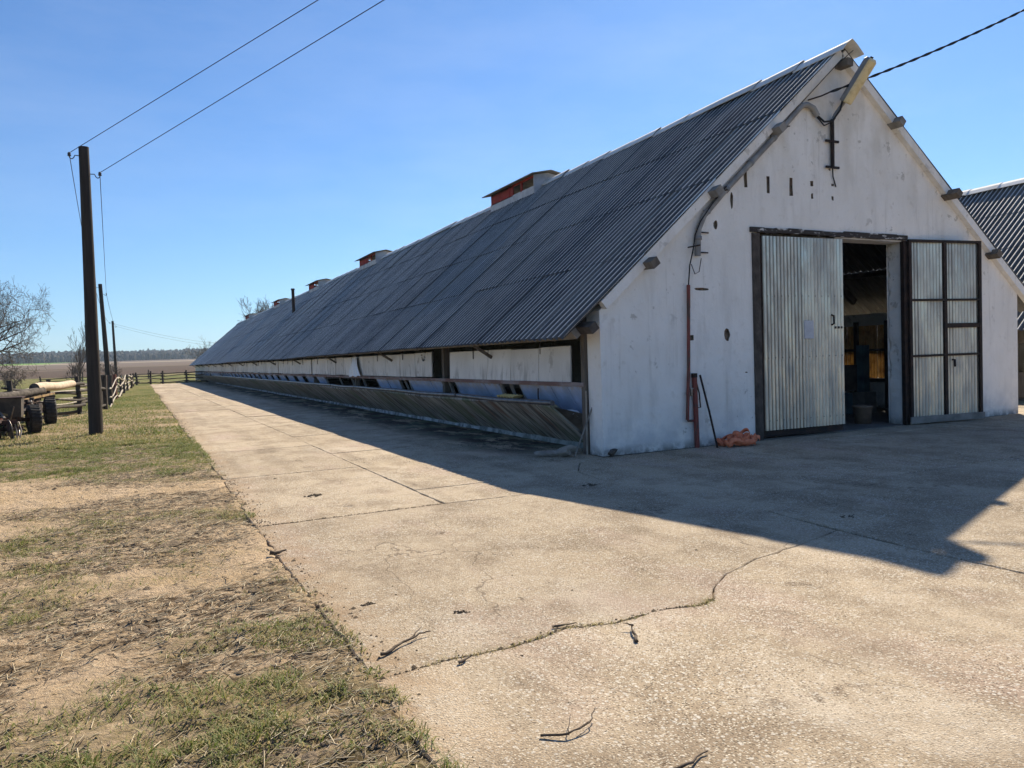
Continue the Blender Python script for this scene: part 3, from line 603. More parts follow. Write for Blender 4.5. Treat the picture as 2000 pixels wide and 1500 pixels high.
# ---------------- fittings on the gable wall
cond=[(1.91,-.06,3.16),(1.92,-.06,3.4),(1.94,-.06,3.6),(2.06,-.065,3.83),(2.48,-.065,4.23),(2.94,-.065,4.63),(3.65,-.065,5.25),(4.24,-.065,5.80),(4.34,-.065,5.88),(4.47,-.065,5.91),(4.61,-.065,5.87),(4.71,-.065,5.74)]
MB().tube(cond,.05,10).build('cable_conduit','conduit',barn)
for x,z in [(2.12,3.89),(2.55,4.29),(3.1,4.77),(3.65,5.25),(1.925,3.45)]:
    MB().lathe([(.052,-.03),(.062,-.03),(.062,.03),(.052,.03)],10,Matrix.Translation((x,-.06,z))@(Matrix.Rotation(R(49),4,'Y') if z>4 else Matrix.Identity(4))).build('conduit_clip','lamp_grey',barn)
for x,z in [(1.95,3.55),(1.93,3.22)]: MB().tube([(x+.04,-.05,z),(x+.22,-.03,z)],.012,6).build('conduit_bracket','dark_steel',barn)
for x,z in [(2.28,4.22),(3.72,5.42),(1.66,3.28)]: MB().tube([(x,-.12,z),(x+.26,-.11,z+.05)],.012,5).build('stay_rod','dark_steel',barn)
MB().tube([(2.5,-.12,4.32),(2.2,-.12,4.03),(1.95,-.10,3.72),(1.84,-.09,3.5),(1.79,-.09,3.25),(1.73,-.07,3.0),(1.70,-.06,2.66)],.011,6).build('wall_cable','black_cable',barn)
MB().tube([(1.77,-.06,3.02),(1.84,-.06,2.86),(1.93,-.06,2.9),(1.98,-.06,3.12)],.007,5).build('wall_cable','black_cable',barn)
MB().tube([(1.70,-.06,2.68),(1.69,-.06,2.3)],.03,8).tube([(1.69,-.06,2.34),(1.66,-.06,1.3),(1.61,-.06,.47)],.028,8).build('water_pipe','red_pipe',barn)
MB().tube([(1.61,-.055,.50),(1.63,-.055,.455),(1.79,-.055,.445)],.02,7).build('pipe_elbow','red_pipe',barn)
MB().tube([(1.775,-.06,1.20),(1.80,-.06,0)],.043,9).build('standpipe','red_pipe',barn)
MB().tube([(1.775,-.06,1.16),(1.775,-.06,1.23)],.05,9).build('pipe_cap','dark_steel',barn)
MB().tube([(1.66,-.06,.98),(1.78,-.06,.98)],.018,7).tube([(1.71,-.06,.98),(1.71,-.06,.86)],.022,7).build('tap','bare_steel',barn)
MB().tube([(1.80,-.07,1.1),(1.86,-.07,.9),(1.88,-.07,.66),(1.8,-.07,.66)],.012,6).build('pipe_bracket','dark_steel',barn)
MB().tube([(5.10,-.05,5.72),(5.09,-.05,4.85)],.035,8).build('cable_mast','dark_steel',barn)
MB().tube([(5.09,-.05,4.84),(5.12,-.03,4.7),(5.2,-.02,4.52)],.012,5).build('wall_cable','black_cable',barn)
for z in (5.33,4.86): MB().box(4.93,5.26,-.06,-.03,z-.02,z+.02).build('mast_bracket','dark_steel',barn)
MB().tube([(4.70,-.06,5.76),(4.84,-.1,5.64),(5.0,-.14,5.66),(5.16,-.18,5.86),(5.22,-.2,6.1)],.018,6).build('wall_cable','black_cable',barn)
MB().tube([(4.70,-.05,5.74),(4.86,-.08,5.58),(5.04,-.12,5.66),(5.12,-.1,5.74)],.014,6).build('wall_cable','black_cable',barn)
MB().tube([(4.55,-.0,6.02),(4.75,-.13,6.08),(4.86,-.2,6.13)],.014,6).build('cable_hook','dark_steel',barn)
MB().tube([(4.3,-.09,5.92),(5.02,-.22,6.62),(5.35,-.32,6.9)],.008,5).build('wall_cable','black_cable',barn)
# rods, chain, plastic at the manger
chm=MB()
for k in range(14):
    t=k/13; y=7.92+.18*t*2-.18; z=1.86-.26*math.sin(math.pi*t)-.02; 
    chm.lathe([(.016,-.006),(.022,0),(.016,.006),(.010,0),(.016,-.006)],7,Matrix.Translation((-.06,y+.05,z))@Matrix.Rotation(R(90 if k%2 else 0),4,'X'))
tag(chm.build('hanging_chain','dark_steel'),'short steel chain looped below the eave beside the dark manger opening','chain')
hk=MB().tube([(-.02,2.05,1.02),(-.03,2.04,.86),(-.04,1.98,.80),(-.05,1.9,.80)],.012,6); 
for k in range(10): pass
hk.lathe([(.05,-.008),(.062,0),(.05,.008),(.04,0),(.05,-.008)],12,Matrix.Translation((-.05,1.90,.745))@Matrix.Rotation(R(60),4,'Y'))
tag(hk.build('ring_hook','dark_steel'),'rusty tether ring hanging from the feed rail near the barn corner','hook')
# plastic film over board
def cloth(name,pts_fn,nu,nv,mat,parent=None):
    V=[];F=[]
    for i in range(nu+1):
        for j in range(nv+1): V.append(pts_fn(i/nu,j/nv))
    for i in range(nu):
        for j in range(nv): a=i*(nv+1)+j; F.append((a,a+1,a+nv+2,a+nv+1))
    return MB().add(V,F,True).build(name,mat,parent)
pf=cloth('plastic_film',lambda u,v:(-.06-.05*abs(math.sin(9*u+3*v))-.03*v,14.55+1.3*(u-.5)*(.35+.75*v),1.76-.62*v+.02*math.sin(13*u)),22,14,'plastic_film')
tag(pf,'crumpled clear plastic film hanging over a side board of the barn','plastic film')
fs=MB(); V=[];F=[]
for i in range(25):
    for j in range(2): V.append((-.36+.20*j,2.35+i*.031,.865+.02*math.cos(i*1.57)+.02*j))
for i in range(24): F.append((2*i,2*i+1,2*i+3,2*i+2))
fs.add(V,F); V2=[(a,b_,c-.006) for a,b_,c in V]; fs.add(V2,[f[::-1] for f in F])
tag(fs.build('plastic_sheet','yellow_sheet'),'small yellow corrugated plastic sheet lying on the trough edge','plastic sheet')
pb=cloth('plastic_bag',lambda u,v:(.02+.22*(u-.5)+.03*math.sin(7*v),.95+.42*(v-.5),.60+.07*math.sin(math.pi*u)*math.sin(math.pi*v)+.025*math.sin(11*u+5*v)+.12*(.5-u)*.4),12,12,'plastic_film')
tag(pb,'scrap of white plastic bag lying in the trough end by the corner post','plastic bag')
st_=MB().beam((.02,.30,.78),(-.32,.33,.005),.018,.018); tag(st_.build('leaning_stick','grey_wood'),'thin pale stick leaning at the barn corner beside the trough end','stick')
tag(MB().tube([(-.09,.33,.0),(-.055,.37,1.02)],.014,6).build('pale_rod','pale_pole_wood'),'thin upright pale rod standing against the barn corner post','rod')
def rock(name,c,s,mat,seed,rot=0,squash=1):
    bm=bmesh.new(); bmesh.ops.create_icosphere(bm,subdivisions=2,radius=1); r_=random.Random(seed)
    off=[Vector((r_.uniform(-1,1),r_.uniform(-1,1),r_.uniform(-1,1))).normalized() for _ in range(9)]; lim=[r_.uniform(.38,.7) for _ in range(9)]
    for v in bm.verts:
        for o,l in zip(off,lim):
            d=v.co.dot(o)
            if d>l: v.co-=o*(d-l)
        v.co=Vector((v.co.x*s[0],v.co.y*s[1],v.co.z*s[2]))
    mz=min(v.co.z for v in bm.verts)
    for v in bm.verts: v.co.z-=mz
    me=bpy.data.meshes.new(name); bm.to_mesh(me); bm.free(); o=mk(name,me,mat,None,c); o.rotation_euler=(0,0,rot); return o
tag(rock('broken_stone',(-.66,.62,.0),(.34,.10,.07),'rubble',1,R(-35)),'long pale broken stone lying before the trough end, left of the barn corner','stone')
tag(rock('broken_stone',(-.28,.62,.0),(.26,.11,.10),'rubble',5,R(-20)),'thick pale broken stone nearest the trough foot, resting behind the others','stone')
tag(rock('broken_stone',(-.46,.36,.0),(.19,.09,.09),'rubble',9,R(20)),'small angular broken stone in front of the two longer pale stones','stone')
tag(rock('brick_lump',(.10,-.10,.0),(.13,.08,.075),'dark_timber',13,.3),'dark brick lump at the foot of the white gable corner','brick')
# lamp on the gable
lamp=thing('wall_lamp','long cream tubular lamp jutting from the gable just under the ridge','lamp')
A=Vector((5.30,-.16,6.02)); B=Vector((5.44,-.62,6.66)); ax=(B-A).normalized()
upv=Vector((.7,-1,-.5)); upv=(upv-ax*upv.dot(ax)).normalized(); sd=ax.cross(upv).normalized()
def lampsec(scale,a,b_,lo,hi,mat,name):
    mb=MB(); n=10; V=[];F=[]
    for t,k in ((0,.9),(.03,1),(.95,1),(1,.75)):
        p=a+(b_-a)*t
        for i in range(n+1):
            an=lo+(hi-lo)*i/n; V.append(p+sd*(math.cos(an)*scale*k)+upv*(math.sin(an)*scale*k*.8))
    N=n+1
    for s in range(3):
        for i in range(n): F.append((s*N+i,s*N+i+1,(s+1)*N+i+1,(s+1)*N+i))
        F.append((s*N+n,s*N,(s+1)*N,(s+1)*N+n))
    F.append(tuple(range(N))[::-1]);F.append(tuple(range(3*N,4*N)))
    mb.add(V,F,False); return mb.build(name,mat,lamp)
lampsec(.155,A,B,0,math.pi,'lamp_cream','diffuser'); lampsec(.135,A,B,math.pi,2*math.pi,'lamp_grey','housing')
MB().tube([(5.12,-.02,5.68),(5.14,-.08,5.8),(5.24,-.14,5.96),tuple(A+ax*.1)],.035,8).build('bracket_arm','lamp_grey',lamp)
MB().tube([B+ax*.0,B+ax*.03],.03,8).build('end_knob','dark_steel',lamp)
# supply cable to the right
P0=Vector((4.86,-.2,6.13)); P1=Vector((9.9,-1.7,8.35))
def sag(a,b_,s,n=16): return [a+(b_-a)*(i/n)+Vector((0,0,-s*4*(i/n)*(1-i/n))) for i in range(n+1)]
c1=MB(); pts=sag(P0,P1,.10,70)
for ph in (0,math.pi): c1.tube([p+Vector((0,.014*math.cos(i*.9+ph),.014*math.sin(i*.9+ph))) for i,p in enumerate(pts)],.013,5)
tag(c1.build('supply_cable','black_cable'),'twisted black supply cable running from the gable lamp up to the right','cable')
# strap pile, iron bar
sp=MB()
def ribbon(pts,w_=.075,th=.005,sd_=0):
    V=[];F=[]
    n=len(pts)
    for i,p in enumerate(pts):
        p=Vector(p); d=(Vector(pts[min(i+1,n-1)])-Vector(pts[max(i-1,0)])).normalized(); 
        tl=Vector((.75*math.sin(i*.31+sd_*1.7),.75*math.cos(i*.23+sd_*2.3),1)); u=(tl-d*tl.dot(d)).normalized(); s=d.cross(u)
        V+=[p-u*w_/2-s*th/2,p+u*w_/2-s*th/2,p+u*w_/2+s*th/2,p-u*w_/2+s*th/2]
    for i in range(n-1):
        for k in range(4): F.append((i*4+k,i*4+(k+1)%4,i*4+4+(k+1)%4,i*4+4+k))
    sp.add(V,F,True)
r_=random.Random(4)
def loop(c,rx,ry,nrm,a0,a1,w_=.072,th=.006):
    nrm=Vector(nrm).normalized(); u=nrm.cross(Vector((0,1,.1))).normalized(); v=nrm.cross(u); V=[];F=[];n=20
    for i in range(n+1):
        a=a0+(a1-a0)*i/n; d=u*(rx*math.cos(a))+v*(ry*math.sin(a)); p=Vector(c)+d+nrm*(.02*math.sin(2*a+a0)); o=d.normalized()*th/2; k=nrm*(w_/2)
        V+=[p-k-o,p+k-o,p+k+o,p-k+o]
    mz=min(q.z for q in V)
    if mz<.004: V=[q+Vector((0,0,.004-mz)) for q in V]
    for i in range(n):
        for k in range(4): F.append((i*4+k,i*4+(k+1)%4,i*4+4+(k+1)%4,i*4+4+k))
    sp.add(V,F,True)
for L_ in range(26):
    dx,dy=max(-.27,min(.30,r_.gauss(0,.17))),max(-.14,min(.14,r_.gauss(0,.08))); k=max(0,1-abs(dx)/.36-abs(dy)/.3)
    loop((2.43+dx,-.36+dy,.045+.20*k*r_.uniform(.15,1)),r_.uniform(.08,.15),r_.uniform(.05,.09),(r_.gauss(0,.38),r_.gauss(-.1,.38),1),r_.uniform(0,6),r_.uniform(8.5,11.5))
tag(sp.build('lifting_strap','orange_strap'),'heap of orange flat webbing strap on the ground by the gable wall','strap')
tag(MB().tube([(1.86,-.10,1.20),(1.95,-.2,.6),(2.02,-.30,.0)],.017,8).build('iron_bar','dark_steel'),'dark iron bar leaning on the red standpipe beside the orange strap','bar')
# ---------------- seen through the doorway
tag(MB().lathe([(0,.0),(.15,.0),(.185,.33),(.20,.335),(.20,.36),(.175,.36),(.14,.03),(0,.03)],20,Matrix.Translation((6.72,.72,.015))).build('bucket','bucket_plastic'),'old beige plastic bucket just inside the open barn doorway','bucket')
part=thing('corrugated_partition','ochre translucent corrugated sheets glowing inside the dark barn doorway','partition')
for k,(y0,z0,w_,h_) in enumerate(((2.45,.72,.9,1.42),(3.36,.72,.92,1.42),(4.28,.72,.96,1.42))):
    o=corr(w_,h_,.09,.012).build('corrugated_sheet','ochre_sheet',part); o.location=(10.57,y0,z0); o.rotation_euler=(0,0,R(90))
MB().box(10.3,10.38,2.4,5.3,.66,.74).build('rail','dark_timber',part); MB().box(10.3,10.38,2.4,5.3,1.44,1.5).build('rail','dark_timber',part)
for y in (2.9,3.8,4.7): MB().box(10.28,10.36,y-.05,y+.05,.02,2.2).build('post','dark_timber',part)
ct=thing('fodder_chute','pale timber chute sloping down inside the barn doorway','chute')
MB().beam((6.9,3.0,3.0),(8.6,3.2,2.0),.5,.04,(0,-.6,1)).build('side_plank','grey_wood',ct); MB().beam((6.9,2.9,2.7),(8.4,3.0,1.8),.08,.16).build('side_plank','grey_wood',ct)
MB().box(8.05,8.6,3.1,3.3,2.45,3.0).build('hopper','vent_white',ct); MB().beam((8.3,3.1,0),(8.3,3.1,2.5),.09,.09).build('post','grey_wood',ct)
mc=thing('feed_mill','dark old feed machine standing inside the barn doorway','machine')
MB().box(7.5,8.5,2.3,2.9,.55,1.15).build('body','dark_timber',mc); MB().box(7.6,8.4,2.35,2.85,.0,.5).build('base','teal_paint',mc); MB().box(8.85,9.05,2.4,2.6,.5,1.6).build('motor_column','teal_paint',mc); MB().box(8.75,9.15,2.3,2.7,.0,.5).build('base','grey_wood',mc)
# rafters/trusses inside
for y in (3.9,7.25,10.6,13.95,17.3):
    MB().beam((.3,y,zl(.3)-.30),(XR,y,ZR-.32),.10,.16).beam((10.4,y,zr_(10.4)-.30),(XR,y,ZR-.32),.10,.16).build('truss','dark_timber',barn)
    MB().beam((1.0,y+.1,2.75),(9.8,y+.1,2.75),.10,.16).build('tie_beam','dark_timber',barn)
# ================================================================== SECOND BARN (right)
DX=15.55
b2=thing('cattle_barn','second grey corrugated barn roof partly hidden behind the white gable','barn')
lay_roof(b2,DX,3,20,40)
for i in range(34):
    o=mk('ridge_cap',cm,None,b2,(XR+DX,-.32+i*1.11,ZR+.075)); o.scale=(1.25,1,1)
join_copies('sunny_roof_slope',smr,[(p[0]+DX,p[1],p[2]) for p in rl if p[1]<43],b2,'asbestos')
MB().box(DX,DX+10.7,-.0,.35,0,2.2).add([(DX,0,2.2),(DX+10.7,0,2.2),(DX+10.7,0,2.6),(DX+XR,0,6.8),(DX,0,2.25)],[(0,1,2,3,4)]).build('gable_wall','plaster',b2)
MB().box(DX-.05,DX+.1,.4,43,.0,.7).box(DX-.05,DX+.02,.4,43,1.5,2.0).build('side_wall','weathered_wood',b2)
for k in range(14): MB().box(DX-.12,DX+.02,.5+k*3,.64+k*3,0,2.0).build('wall_post','grey_wood',b2)
MB().box(DX+.3,DX+10.4,.4,43,-.02,.01).build('barn_floor','barn_floor',b2); MB().box(DX+10.4,DX+10.7,.4,43,0,2.5).build('sunny_side_wall','plaster',b2)
MB().beam((DX-.4,.05,1.93),(DX-.4,43,1.93),.1,.15).build('eave_beam','grey_wood',b2)
tag(MB().tube([(11.9,2.2,.02),(12.05,2.25,1.1),(12.1,2.3,1.5)],.03,6).beam((11.7,2.0,1.45),(12.6,2.6,1.55),.06,.1).build('hitching_post','weathered_wood'),'wooden hitching post standing between the two barns at right','post')
# ================================================================== POLES AND WIRES
def pole(x,y,h,label,lean=0):
    p=thing('utility_pole',label,'utility pole',(x,y,-.05),0,'wooden utility poles along the fence')
    pts=[(lean*t,0,h*t) for t in np.linspace(0,1,9)]
    MB().tube(pts,[.165-.05*t for t in np.linspace(0,1,9)],14,jit=.03).build('shaft','pole_wood',p)
    for sx,dz in ((-1,.22),(1,.65)):
        z=h-dz; x0=lean+sx*.10
        br=MB().tube([(x0,0,z),(x0+sx*.10,0,z+.005),(x0+sx*.13,0,z-.06),(x0+sx*.17,0,z-.09),(x0+sx*.215,0,z-.06),(x0+sx*.22,0,z+.0)],.012,7).build('hook_bracket','dark_steel',p)
        MB().lathe([(0,-.01),(.035,-.005),(.045,.02),(.028,.035),(.042,.055),(.02,.09),(0,.095)],10,Matrix.Translation((x0+sx*.22,0,z-.02))).build('insulator','ceramic',br)
    return [Vector((x+lean-.32,y,h-.22+.0)),Vector((x+lean+.32,y,h-.65))]
pa=pole(-7.44,11.53,7.15,'tallest dark wooden utility pole, nearest, standing on the grass',.06)
pb_=pole(-8.12,45,7.15,'middle wooden utility pole of the three, rising behind the gate',-.22)
pc=pole(-8.62,86,7.15,'farthest and smallest wooden utility pole beyond the fence',-.1)
def wire(a,b_,s,label,r=.008,grp=None):
    tag(MB().tube(sag(a,b_,s,24),r,5,cap=False).build('power_wire','black_cable'),label,'wire')
ends=[Vector((4.2,-8.0,8.9)),Vector((5.2,-8.4,8.7))]
def through(a,q,t): return a+(q-a)*t
wire(pa[0],through(pa[0],Vector((-3.35,3.25,7.83)),2.5),.0,'upper wire crossing the sky from the tallest pole to the top edge')
wire(pa[1],through(pa[1],Vector((-2.6,1.95,7.40)),2.5),.0,'lower wire crossing the sky from the tallest pole to the top edge')
wire(pa[0],pb_[0],.5,'left wire sagging from the tallest pole to the middle pole',.009)
wire(pa[1],pb_[1],.5,'right wire sagging from the tallest pole to the middle pole',.009)
wire(pb_[0],pc[0],.5,'left wire between the middle pole and the farthest pole',.012)
wire(pb_[1],pc[1],.5,'right wire between the middle pole and the farthest pole',.012)
wire(pc[0],Vector((14,118,5.0)),1.0,'upper of two thin wires from the farthest pole towards the barn end',.011)
wire(pc[1],Vector((14,118,4.6)),1.0,'lower of two thin wires from the farthest pole towards the barn end',.011)
# ================================================================== FENCES
def rail(a,b_,r,mat,par,name='rail',bend=.05,n=7):
    a=Vector(a);b_=Vector(b_);ph=random.uniform(0,6);pts=[]
    for i in range(n+1):
        t=i/n; pts.append(a+(b_-a)*t+Vector((0,bend*.4*math.sin(ph+3*t),bend*math.sin(ph*2+4.5*t)-bend*.6*math.sin(math.pi*t))))
    MB().tube(pts,[r*(1.1-.3*i/n)*random.uniform(.9,1.1) for i in range(n+1)],7).build(name,mat,par)
def post(x,y,h,r,mat,par): MB().tube([(x,y,-.1),(x+random.uniform(-.03,.03),y,h*.5),(x+random.uniform(-.06,.06),y,h)],[r,r*.95,r*.85],8,jit=.08).build('post',mat,par)
def fence(name,label,pts,zs,hs=1.35,mat='fence_wood',rmat=None,pr=.085,rr_=.05,bend=.05,gap=.35):
    f=thing(name,label,'fence')
    for i,(x,y) in enumerate(pts): post(x,y,hs+random.uniform(-.1,.12),pr,mat,f)
    for (a,b_) in zip(pts[:-1],pts[1:]):
        d=(Vector(b_)-Vector(a)).normalized()
        for z in zs:
            o=.09*random.choice((-1,1)); nrm=Vector((-d.y,d.x))*o
            rail((a[0]-d.x*.25+nrm.x,a[1]-d.y*.25+nrm.y,z+random.uniform(-.07,.07)),(b_[0]+d.x*.25+nrm.x,b_[1]+d.y*.25+nrm.y,z+random.uniform(-.07,.07)),rr_*random.uniform(.8,1.2),rmat or mat,f,bend=bend)
    return f
fence('rail_fence','rough dark pole fence running behind the old farm machinery',[(-7.85,25.0),(-8.45,22.6),(-9.2,20.0),(-9.95,17.4),(-10.7,14.8),(-11.4,12.3)],(.12,.38,.62,.86,1.1),1.3)
fence('rail_fence','second row of crooked pale pole rails behind the near dark fence',[(-7.9,36),(-9.0,31.5),(-10.2,27),(-11.5,22.5),(-12.8,18)],(.2,.45,.7,.98),1.2,'fence_wood','pale_pole_wood',rr_=.04)
gt=thing('fence_gate','short gate section with reddish posts and three pale sagging rails','gate')
post(-7.72,25.3,1.42,.13,'fence_wood',gt); post(-7.74,30.6,1.36,.12,'red_post',gt); post(-7.62,37.3,1.38,.12,'red_post',gt); post(-7.60,29.0,1.38,.10,'fence_wood',gt)
for z in (1.0,.58,.2): rail((-7.58,27.0,z-.14),(-7.52,37.3,z+.06),.035,'pale_pole_wood',gt,bend=.08)
fence('rail_fence','crooked pole fence in the middle distance beyond the gate',[(-7.6,37.6),(-7.45,43),(-7.35,48),(-7.2,55),(-7.0,63),(-6.9,70)],(.2,.5,.8,1.1),1.2,'fence_wood','pale_pole_wood',rr_=.05,bend=.1)
fence('rail_fence','dark rail fence crossing the far end of the concrete road',[(-6.6,76),(-5.3,77.5),(-4.1,78.3),(-1.75,79),(.3,79)],(.18,.55,.85,1.12),1.28,pr=.1,rr_=.055)
fence('rail_fence','far dark fence along the meadow edge left of the road end',[(-6.6,76),(-9.2,78),(-12,80),(-15.5,82)],(.3,.6,.95),1.15,pr=.08)
for i,x in enumerate((-26,-14,-5,9)):
    tag(MB().tube([(x,121+i,-.1),(x+.05,121+i,1.5)],.09,6).build('field_post','fence_wood'),['leftmost lone post at the edge of the ploughed field','lone field post behind the leafless sapling','lone dark field post seen above the far road fence','lone field post hidden near the barn end'][i],'post',None)
# ================================================================== LOGS AND MACHINERY
def log(a,b_,r0,r1,mat,label):
    a=Vector(a);b_=Vector(b_); t=thing('log',label,'log')
    MB().tube([a+(b_-a)*k/8+Vector((0,0,.02*math.sin(k))) for k in range(9)],[r0+(r1-r0)*k/8 for k in range(9)],14,cap=False,jit=.04).build('bark',mat,t)
    d=(b_-a).normalized()
    for p,r in ((a-d*.004,r0*.96),(b_+d*.004,r1*.96)):
        MB().lathe([(0,-.006),(r,-.006),(r,.006),(0,.006)],14,Matrix.Translation(p)@d.to_track_quat('Z','Y').to_matrix().to_4x4(),False).build('cut_end','birch_log' if mat!='birch_log' else 'bark',t)
log((-10.5,13.5,.93),(-9.15,17.9,1.02),.125,.115,'bark','dark barked log lying across the old machinery at the left edge')
log((-9.33,17.6,1.13),(-8.52,20.8,1.16),.15,.12,'birch_log','pale peeled log lying across the machinery beside the darker log')
def wheel(c,r,wd,parent,ang):
    Mx=Matrix.Translation(c)@Matrix.Rotation(ang,4,'Z')@Matrix.Rotation(R(90),4,'Y')
    t=MB().lathe([(r*.55,-wd/2),(r*.8,-wd/2*1.05),(r*.96,-wd/2*.9),(r,-wd*.3),(r,wd*.3),(r*.96,wd/2*.9),(r*.8,wd/2*1.05),(r*.55,wd/2)],28,Mx)
    for k in range(24):
        a=2*math.pi*k/24; M2=Mx@Matrix.Rotation(a,4,'Z'); 
        P=[M2@Vector(p) for p in ((r*.97,-.03,-wd*.42),(r*1.03,-.02,-wd*.42),(r*1.03,.02,-wd*.42),(r*.97,.03,-wd*.42),(r*.97,.02,wd*.42),(r*1.03,.03,wd*.42),(r*1.03,.07,wd*.42),(r*.97,.08,wd*.42))]; t.hexa(P)
    w_=t.build('wheel','tyre',parent)
    MB().lathe([(r*.56,-wd*.45),(r*.5,-wd*.3),(r*.18,-wd*.1),(r*.18,wd*.2),(r*.5,wd*.3),(r*.56,wd*.45)],20,Mx).build('rim','tyre_rim',w_)
    MB().lathe([(0,-wd*.25),(r*.16,-wd*.25),(r*.16,wd*.32),(0,wd*.34)],12,Mx).build('hub','rust_red',w_)
# trailer chassis with two wheels
tc=thing('farm_trailer','stripped rusty farm trailer chassis with two worn tyres by the fence','trailer')
wheel((-8.98,13.75,.37),.38,.26,tc,R(18)); wheel((-8.92,17.3,.41),.42,.30,tc,R(10)); wheel((-10.4,14.2,.37),.38,.26,tc,R(15)); wheel((-10.3,17.7,.41),.42,.30,tc,R(10))
MB().tube([(-10.4,14.2,.37),(-8.98,13.75,.37)],.05,8).build('axle','rust_red',tc); MB().tube([(-10.3,17.7,.41),(-8.92,17.3,.41)],.05,8).build('axle','rust_red',tc)
for x in (-9.45,-10.0): MB().beam((x,12.6,.72),(x+.12,18.6,.75),.09,.13).build('chassis_beam','rust_red',tc)
for y in (12.7,14.1,15.6,17.3,18.5): MB().beam((-10.15,y,.74),(-9.25,y-.05,.76),.09,.08).build('cross_member','dark_steel',tc)
MB().beam((-9.30,14.6,.86),(-9.05,16.4,.9),.03,.06).build('side_rail','yellow_paint',tc); MB().beam((-9.04,16.5,.9),(-8.85,18.1,.93),.03,.06).build('side_rail','yellow_paint',tc)
MB().beam((-9.72,12.7,.70),(-9.38,14.4,.78),.03,.05).build('side_rail','yellow_paint',tc)
MB().box(-9.02,-8.98,15.1,15.9,.42,.72).build('mud_guard','dark_steel',tc)
for a,b_ in (((-9.5,13.4,.75),(-9.2,14.2,.35)),((-9.2,15.0,.8),(-9.1,16.0,.55)),((-9.1,15.2,.5),(-9.3,16.3,.8))): MB().tube([a,b_],.02,6).build('tie_rod','bare_steel',tc)
for k in range(9): MB().tube([(-10.2+random.uniform(-.2,1.1),12.4+k*.65,.78),(-10.0+random.uniform(-.2,1.0),12.6+k*.65,.45+random.uniform(-.1,.1)),(-9.9+random.uniform(-.2,.9),12.5+k*.7,.12)],.018,6).build('spring_tine','dark_steel' if k%3 else 'bare_steel',tc)
for k in range(5): MB().beam((-10.1,12.9+k*1.25,.86),(-9.1,12.7+k*1.25,.84+random.uniform(-.04,.06)),.06,.07).build('loose_plank','fence_wood',tc)
MB().box(-10.2,-9.15,13.2,17.8,.52,.60).build('deck','dark_timber',tc)
# disc harrow
dh=thing('disc_harrow','rusty red disc harrow with orange brackets at the left edge','harrow')
for (y,z) in ((12.0,.42),(12.9,.45)): MB().beam((-11.2,y-.35,z),(-9.15,y,z),.10,.10).build('frame_beam','rust_red',dh)
for x in (-10.9,-10.2,-9.5): MB().beam((x,11.5,.46),(x+.1,13.2,.47),.08,.08).build('frame_beam','rust_red',dh)
for k in range(8):
    x=-11.05+k*.25; c_=(x,11.75+.04*k,.24); Mx=Matrix.Translation(c_)@Matrix.Rotation(R(20),4,'Z')@Matrix.Rotation(R(82),4,'Y')
    MB().lathe([(0,-.05),(.10,-.045),(.18,-.025),(.255,.0),(.255,.008),(.18,-.015),(.10,-.035),(0,-.04)],20,Mx).build('disc','bare_steel' if k%2 else 'rust_red',dh)
MB().tube([(-11.2,11.7,.24),(-9.2,12.05,.24)],.035,8).build('disc_shaft','dark_steel',dh)
for k in range(4): MB().beam((-10.8+k*.5,11.9,.44),(-10.8+k*.5,11.8,.20),.05,.05).build('hanger','rust_red',dh)
MB().box(-9.62,-9.44,11.93,11.98,.40,.52).build('bracket_plate','orange_paint',dh); MB().box(-9.56,-9.40,12.6,12.66,.55,.80).build('bracket_plate','yellow_paint',dh)
for a,b_ in (((-9.4,12.1,.5),(-9.9,12.9,1.0)),((-10.4,12.1,.5),(-9.9,12.9,1.0)),((-9.9,12.9,1.0),(-9.9,13.4,.5))): MB().beam(a,b_,.05,.06).build('hitch_bar','bare_steel' ,dh)
for k in range(3): MB().tube([(-9.3+k*.09,12.05,.42),(-9.25+k*.10,11.95,.2),(-9.2+k*.06,11.85,.02)],.016,6).build('scraper_tine','bare_steel',dh)
sd_=thing('seed_drill','dark old seed drill hopper with hanging tubes beside the harrow','seed drill')
MB().hexa([(-10.6,12.75,.50),(-9.12,12.60,.50),(-9.12,12.95,.50),(-10.6,13.1,.50),(-10.6,12.6,.98),(-9.08,12.45,.98),(-9.08,13.05,.98),(-10.6,13.2,.98)]).build('hopper','dark_timber',sd_)
MB().box(-10.62,-9.06,12.42,13.1,.985,1.01).build('hopper_lid','rust_red',sd_)
for k in range(10): MB().tube([(-10.5+k*.14,12.72,.50),(-10.48+k*.14,12.60,.30),(-10.45+k*.14,12.66,.06)],.02,6).build('seed_tube','dark_steel' if k%2 else 'bare_steel',sd_)
MB().beam((-10.6,12.9,.22),(-9.1,12.75,.22),.07,.07).build('tool_bar','rust_red',sd_)
for k in range(6): MB().tube([(-10.3+k*.22,12.8,.22),(-10.28+k*.22,12.55,.12),(-10.27+k*.22,12.5,.0)],.022,6).build('coulter','bare_steel' if k%2 else 'rust_red',sd_)
